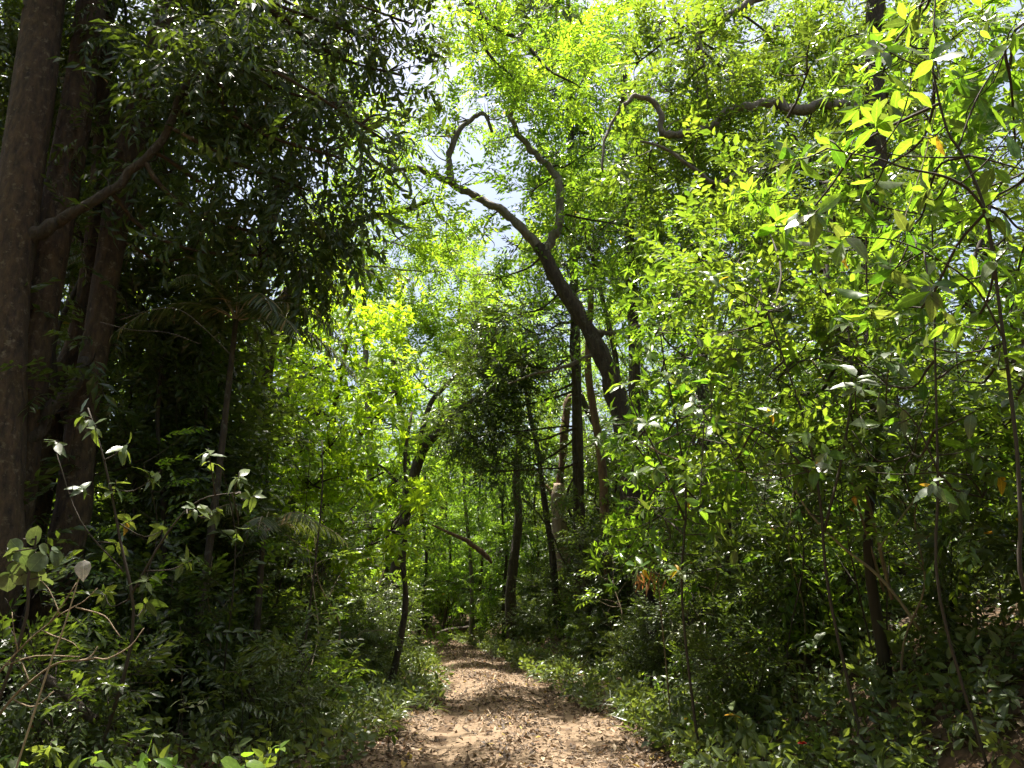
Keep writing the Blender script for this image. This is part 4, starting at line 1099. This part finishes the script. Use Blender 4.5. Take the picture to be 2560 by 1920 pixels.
# ------------------------------------------------------------------ palms
def palm(label, base, heart, fronds, key, seed, leaflet=.34, n=30, w=.085, group='understory palms'):
    """fronds: (azimuth, elevation, length, droop)"""
    rng = np.random.default_rng(seed)
    base = np.asarray(base, float); heart = np.asarray(heart, float)
    root = thing('palm', label, 'palm', base, group)
    MB().add(*tube(np.array((base, base * .5 + heart * .5 + rng.normal(0, .06, 3), heart)), [.05, .035], 8, 5, .12, rng)).build('trunk', [BARK['dark']], root, True, base)
    lv, lf = leaf(3, w, prof_lance, .25, .3)
    for az, el, L, dr in fronds:
        m = MB()
        h = np.array((math.cos(az), math.sin(az), 0))
        ts = np.linspace(0, 1, 9)
        line = np.array([heart + h * (L * t * math.cos(el) * (1 - .12 * t * dr)) + np.array((0, 0, L * (math.sin(el) * t - dr * t * t))) for t in ts])
        m.add(*tube(line, [.011, .003], 4, 2), 1)
        LL, _ = smooth_line(line, np.zeros(9), 4)
        T = nrm(np.gradient(LL, axis=0))
        for i in range(n):
            s = .16 + .84 * i / (n - 1)
            k = min(len(LL) - 1, int(s * (len(LL) - 1)))
            side_v = nrm(np.cross(T[k], (0, 0, 1)) + 1e-6)
            for sg in (-1, 1):
                d = T[k] * (.55 + .5 * s) + side_v * sg * .9 + np.array((0, 0, -.35 + rng.normal() * .12)) + rng.normal(0, .06, 3)
                sz = leaflet * (.45 + .75 * math.sin(math.pi * min(1, .15 + .8 * s))) * rng.uniform(.85, 1.1)
                R = frames(d[None], (np.array((0, 0, 1.0)) + sg * side_v * -.4)[None])[0]
                m.add((lv * sz) @ R.T + LL[k], lf, 0, rng.random())
        m.build('frond', [LM[key], BARK['vine']], root, False, base)
    return root
hp = P(590, 800, 9.8)
b = np.array((hp[0] - .1, 9.6, 0)); b[2] = gz(b) - .05
palm('feathery palm under the dark left crown with sunlit drooping fronds', b, hp, [(-.25, .55, 2.0, .75), (.35, .75, 2.0, .65), (0.0, .2, 1.7, .6), (-.9, .6, 1.6, .7), (1.2, .9, 1.8, .6), (2.2, .9, 1.8, .5), (2.9, .7, 1.7, .6), (3.6, .5, 1.7, .7), (4.3, .8, 1.6, .6), (5.0, .9, 1.6, .6), (5.6, .3, 1.5, .6), (1.7, 1.2, 1.7, .35), (3.2, 1.15, 1.7, .4)], 'palm', 1)
hp = P(660, 1330, 10.5); b = np.array((hp[0], 10.5, 0)); b[2] = gz(b) - .05
palm('lower palm with thin dry-edged fronds beneath the sunlit small tree', b, hp, [(i * .79 + .2, .55 + .3 * (i % 3) / 2, 1.3, .6) for i in range(8)], 'palm', 2, .28, 24)
hp = P(300, 720, 10.6); b = np.array((hp[0], 10.6, 0)); b[2] = gz(b) - .05
palm('dim palm right behind the multi-stemmed tree', b, hp, [(i * .7 + .4, .6 + .3 * (i % 3) / 2, 1.5, .6) for i in range(9)], 'palm', 4, .3, 24)
hp = P(880, 1600, 14.5); b = np.array((hp[0], 14.5, 0)); b[2] = gz(b) - .05
palm('low palm with spread green leaflets on the left verge', b, hp, [(i * .9 + .2, .6, 1.0, .5) for i in range(7)], 'cover', 5, .24, 18)

# ------------------------------------------------------------------ bare branches, logs, vines
yb = 5.3
bb = foot(-60, yb)
root = thing('bare_branch', 'tangle of leafless tan branches low at the left edge', 'branch', bb)
for pts, rad in (([(-60, 1850), (0, 1783), (41, 1734), (73, 1706), (122, 1669), (163, 1653), (203, 1651), (228, 1640), (244, 1616)], [.010, .003]),
                 ([(203, 1651), (240, 1645), (268, 1647), (325, 1616), (360, 1570)], [.006, .003]),
                 ([(-40, 1730), (8, 1669), (45, 1628), (81, 1592), (122, 1559), (150, 1537), (183, 1518), (211, 1502), (244, 1470)], [.006, .0025]),
                 ([(122, 1559), (140, 1535), (163, 1502), (191, 1457)], [.005, .003]),
                 ([(105, 1575), (130, 1588), (155, 1596), (183, 1608), (198, 1625)], [.005, .002]),
                 ([(190, 1518), (203, 1522), (260, 1539), (285, 1571), (301, 1592)], [.006, .003]),
                 ([(45, 1628), (35, 1580), (30, 1530)], [.005, .002]),
                 ([(30, 1745), (55, 1760), (90, 1765), (135, 1728)], [.006, .003]),
                 ([(73, 1706), (60, 1670), (45, 1640)], [.006, .003]),
                 ([(150, 1537), (135, 1500), (120, 1470), (100, 1450)], [.004, .002]),
                 ([(10, 1665), (90, 1640), (200, 1642)], [.005, .003])):
    MB().add(*tube(PL(pts, yb), rad, 6, 3, .2, np.random.default_rng(4))).build('twig', [BARK['tan']], root, True, bb)
def log(name, label, cat, pts, rad, bark, gn=.15, seed=1, sides=9, group=None):
    pts = np.asarray(pts); b = pts[0].copy()
    o = MB().add(*tube(pts, rad, sides, 4, gn, np.random.default_rng(seed))).build(name, [BARK[bark]], None, True, b)
    o.location = b
    return tag(o, label, cat, group)
lp = np.array([(x, y, float(ground_z(x, y)) + .07) for x, y in ((3.2, 8.7), (3.45, 8.75), (3.9, 8.85), (4.4, 9.0), (4.9, 9.1), (5.6, 9.3))])
log('fallen_log', 'fallen mossy brown log lying on the right bank', 'log', lp, [.04, .08, .085, .09, .09, .09], 'brown', .3)
log('fallen_log', 'dim fallen branch lying behind the bare tan branches', 'log', PL([(110, 1695), (160, 1730), (215, 1785), (240, 1800)], 6.4), [.04, .035], 'dark', seed=3)
log('dead_branch', 'broken reddish branch lodged diagonally behind the path bend', 'branch', PL([(1080, 1312), (1110, 1326), (1142, 1340), (1165, 1350), (1185, 1366), (1205, 1380), (1222, 1398), (1230, 1408)], 25), [.02, .04, .06, .065, .07, .075, .07, .03], 'red', .3, seed=4)
log('fallen_log', 'weathered log beside the path at the bend', 'log', PL([(1090, 1585), (1120, 1575), (1145, 1572), (1190, 1568)], 31.5), [.06, .08], 'dark', seed=5)
log('leaning_pole', 'thin straight dead stem leaning across the right thicket', 'branch', np.vstack((PL([(2300, 1575), (2240, 1490), (2180, 1425), (2110, 1370), (2030, 1290), (1985, 1220)], 7.6))), [.016, .007], 'vine', seed=6, sides=6)
log('leaning_pole', 'pale dead stem crossing the leaning pole in the right thicket', 'branch', PL([(2195, 1375), (2240, 1310), (2290, 1245), (2320, 1200)], 7.2), [.008, .005], 'vine', seed=7, sides=6)
log('leaning_pole', 'slanting brown stems rising from the middle of the right thicket', 'branch', PL([(2230, 1500), (2190, 1330), (2150, 1180), (2090, 1000), (2030, 900)], 7.8), [.02, .008], 'tan', seed=8, sides=6)
log('leaning_pole', 'slim stem beside the slanting brown stem in the right thicket', 'branch', PL([(2210, 1480), (2150, 1280), (2100, 1120), (2010, 1000)], 8.0), [.014, .006], 'tan', seed=9, sides=6)
log('vine', 'thin dark vine arching over the right thicket', 'vine', PL([(1640, 1110), (1720, 1075), (1800, 1068), (1880, 1100), (1950, 1160), (2000, 1260)], 7.6), [.007, .006], 'twig', 0, 10, 5)
log('vine', 'brown vine running level across the right thicket', 'vine', PL([(1600, 1105), (1670, 1140), (1760, 1165), (1900, 1185), (2080, 1190)], 7.9), [.008, .006], 'tan', 0, 11, 5)
log('vine', 'pale slack vine hanging through the lime leaves, upper right', 'vine', PL([(2340, 270), (2310, 400), (2270, 520), (2230, 640), (2190, 760)], 4.9), [.004, .003], 'vine', 0, 12, 5)
log('vine', 'thin vine slanting down across the broken trunk', 'vine', PL([(1305, 1245), (1350, 1290), (1385, 1345), (1405, 1395), (1450, 1460)], 22.5), [.03, .02], 'dark', 0, 13, 5)
log('vine', 'slender arching twig before the dark left thicket', 'vine', PL([(300, 800), (380, 775), (450, 775), (520, 830), (590, 900)], 7.4), [.005, .003], 'dark', 0, 14, 5)
log('vine', 'lower arching twig before the dark left thicket', 'vine', PL([(250, 805), (330, 825), (420, 832), (500, 860)], 7.4), [.005, .003], 'dark', 0, 15, 5)
log('leaning_pole', 'slim straight pole standing left of the path in the shade', 'branch', np.vstack((foot(790, 10.5), PL([(800, 1300), (805, 1100)], 10.5))), [.016, .008], 'dark', 0, 16, 5)
log('leaning_pole', 'dark slim trunk standing at the left edge of the path before the bend', 'branch', np.vstack((foot(1000, 15), PL([(1008, 1560), (1014, 1480), (1008, 1400), (1020, 1280), (1012, 1150), (1030, 1030)], 15))), [.07, .025], 'dark', .25, 17, 8)
# dry orange leaves on the right bank
bd = foot(1640, 10.0)
root = thing('dry_spray', 'hanging spray of dry orange leaves on the right bank', 'branch', bd)
MB().add(*tube(np.vstack((bd, PL([(1650, 1500), (1640, 1430), (1600, 1415)], 10))), [.01, .004], 5, 3)).build('stem', [BARK['tan']], root, True, bd)
NL['dry'] = [MB().add(*leaf(3, .16, prof_lance, .3, .3)).mesh('leaf', [leaf_mat('single_leaf_dry', (.2, .09, .03), (.34, .18, .08), (.3, .12, .03), (.4, .2, .07), per_object=True)], True)]
rr = np.random.default_rng(8)
for i in range(16):
    put_leaf(root, bd, 'dry', P(1590 + 80 * rr.random(), 1418 + 40 * rr.random(), 10 + rr.normal() * .1), (rr.normal() * .4, rr.normal() * .3, -1), .17, rr, (0, -1, .3))
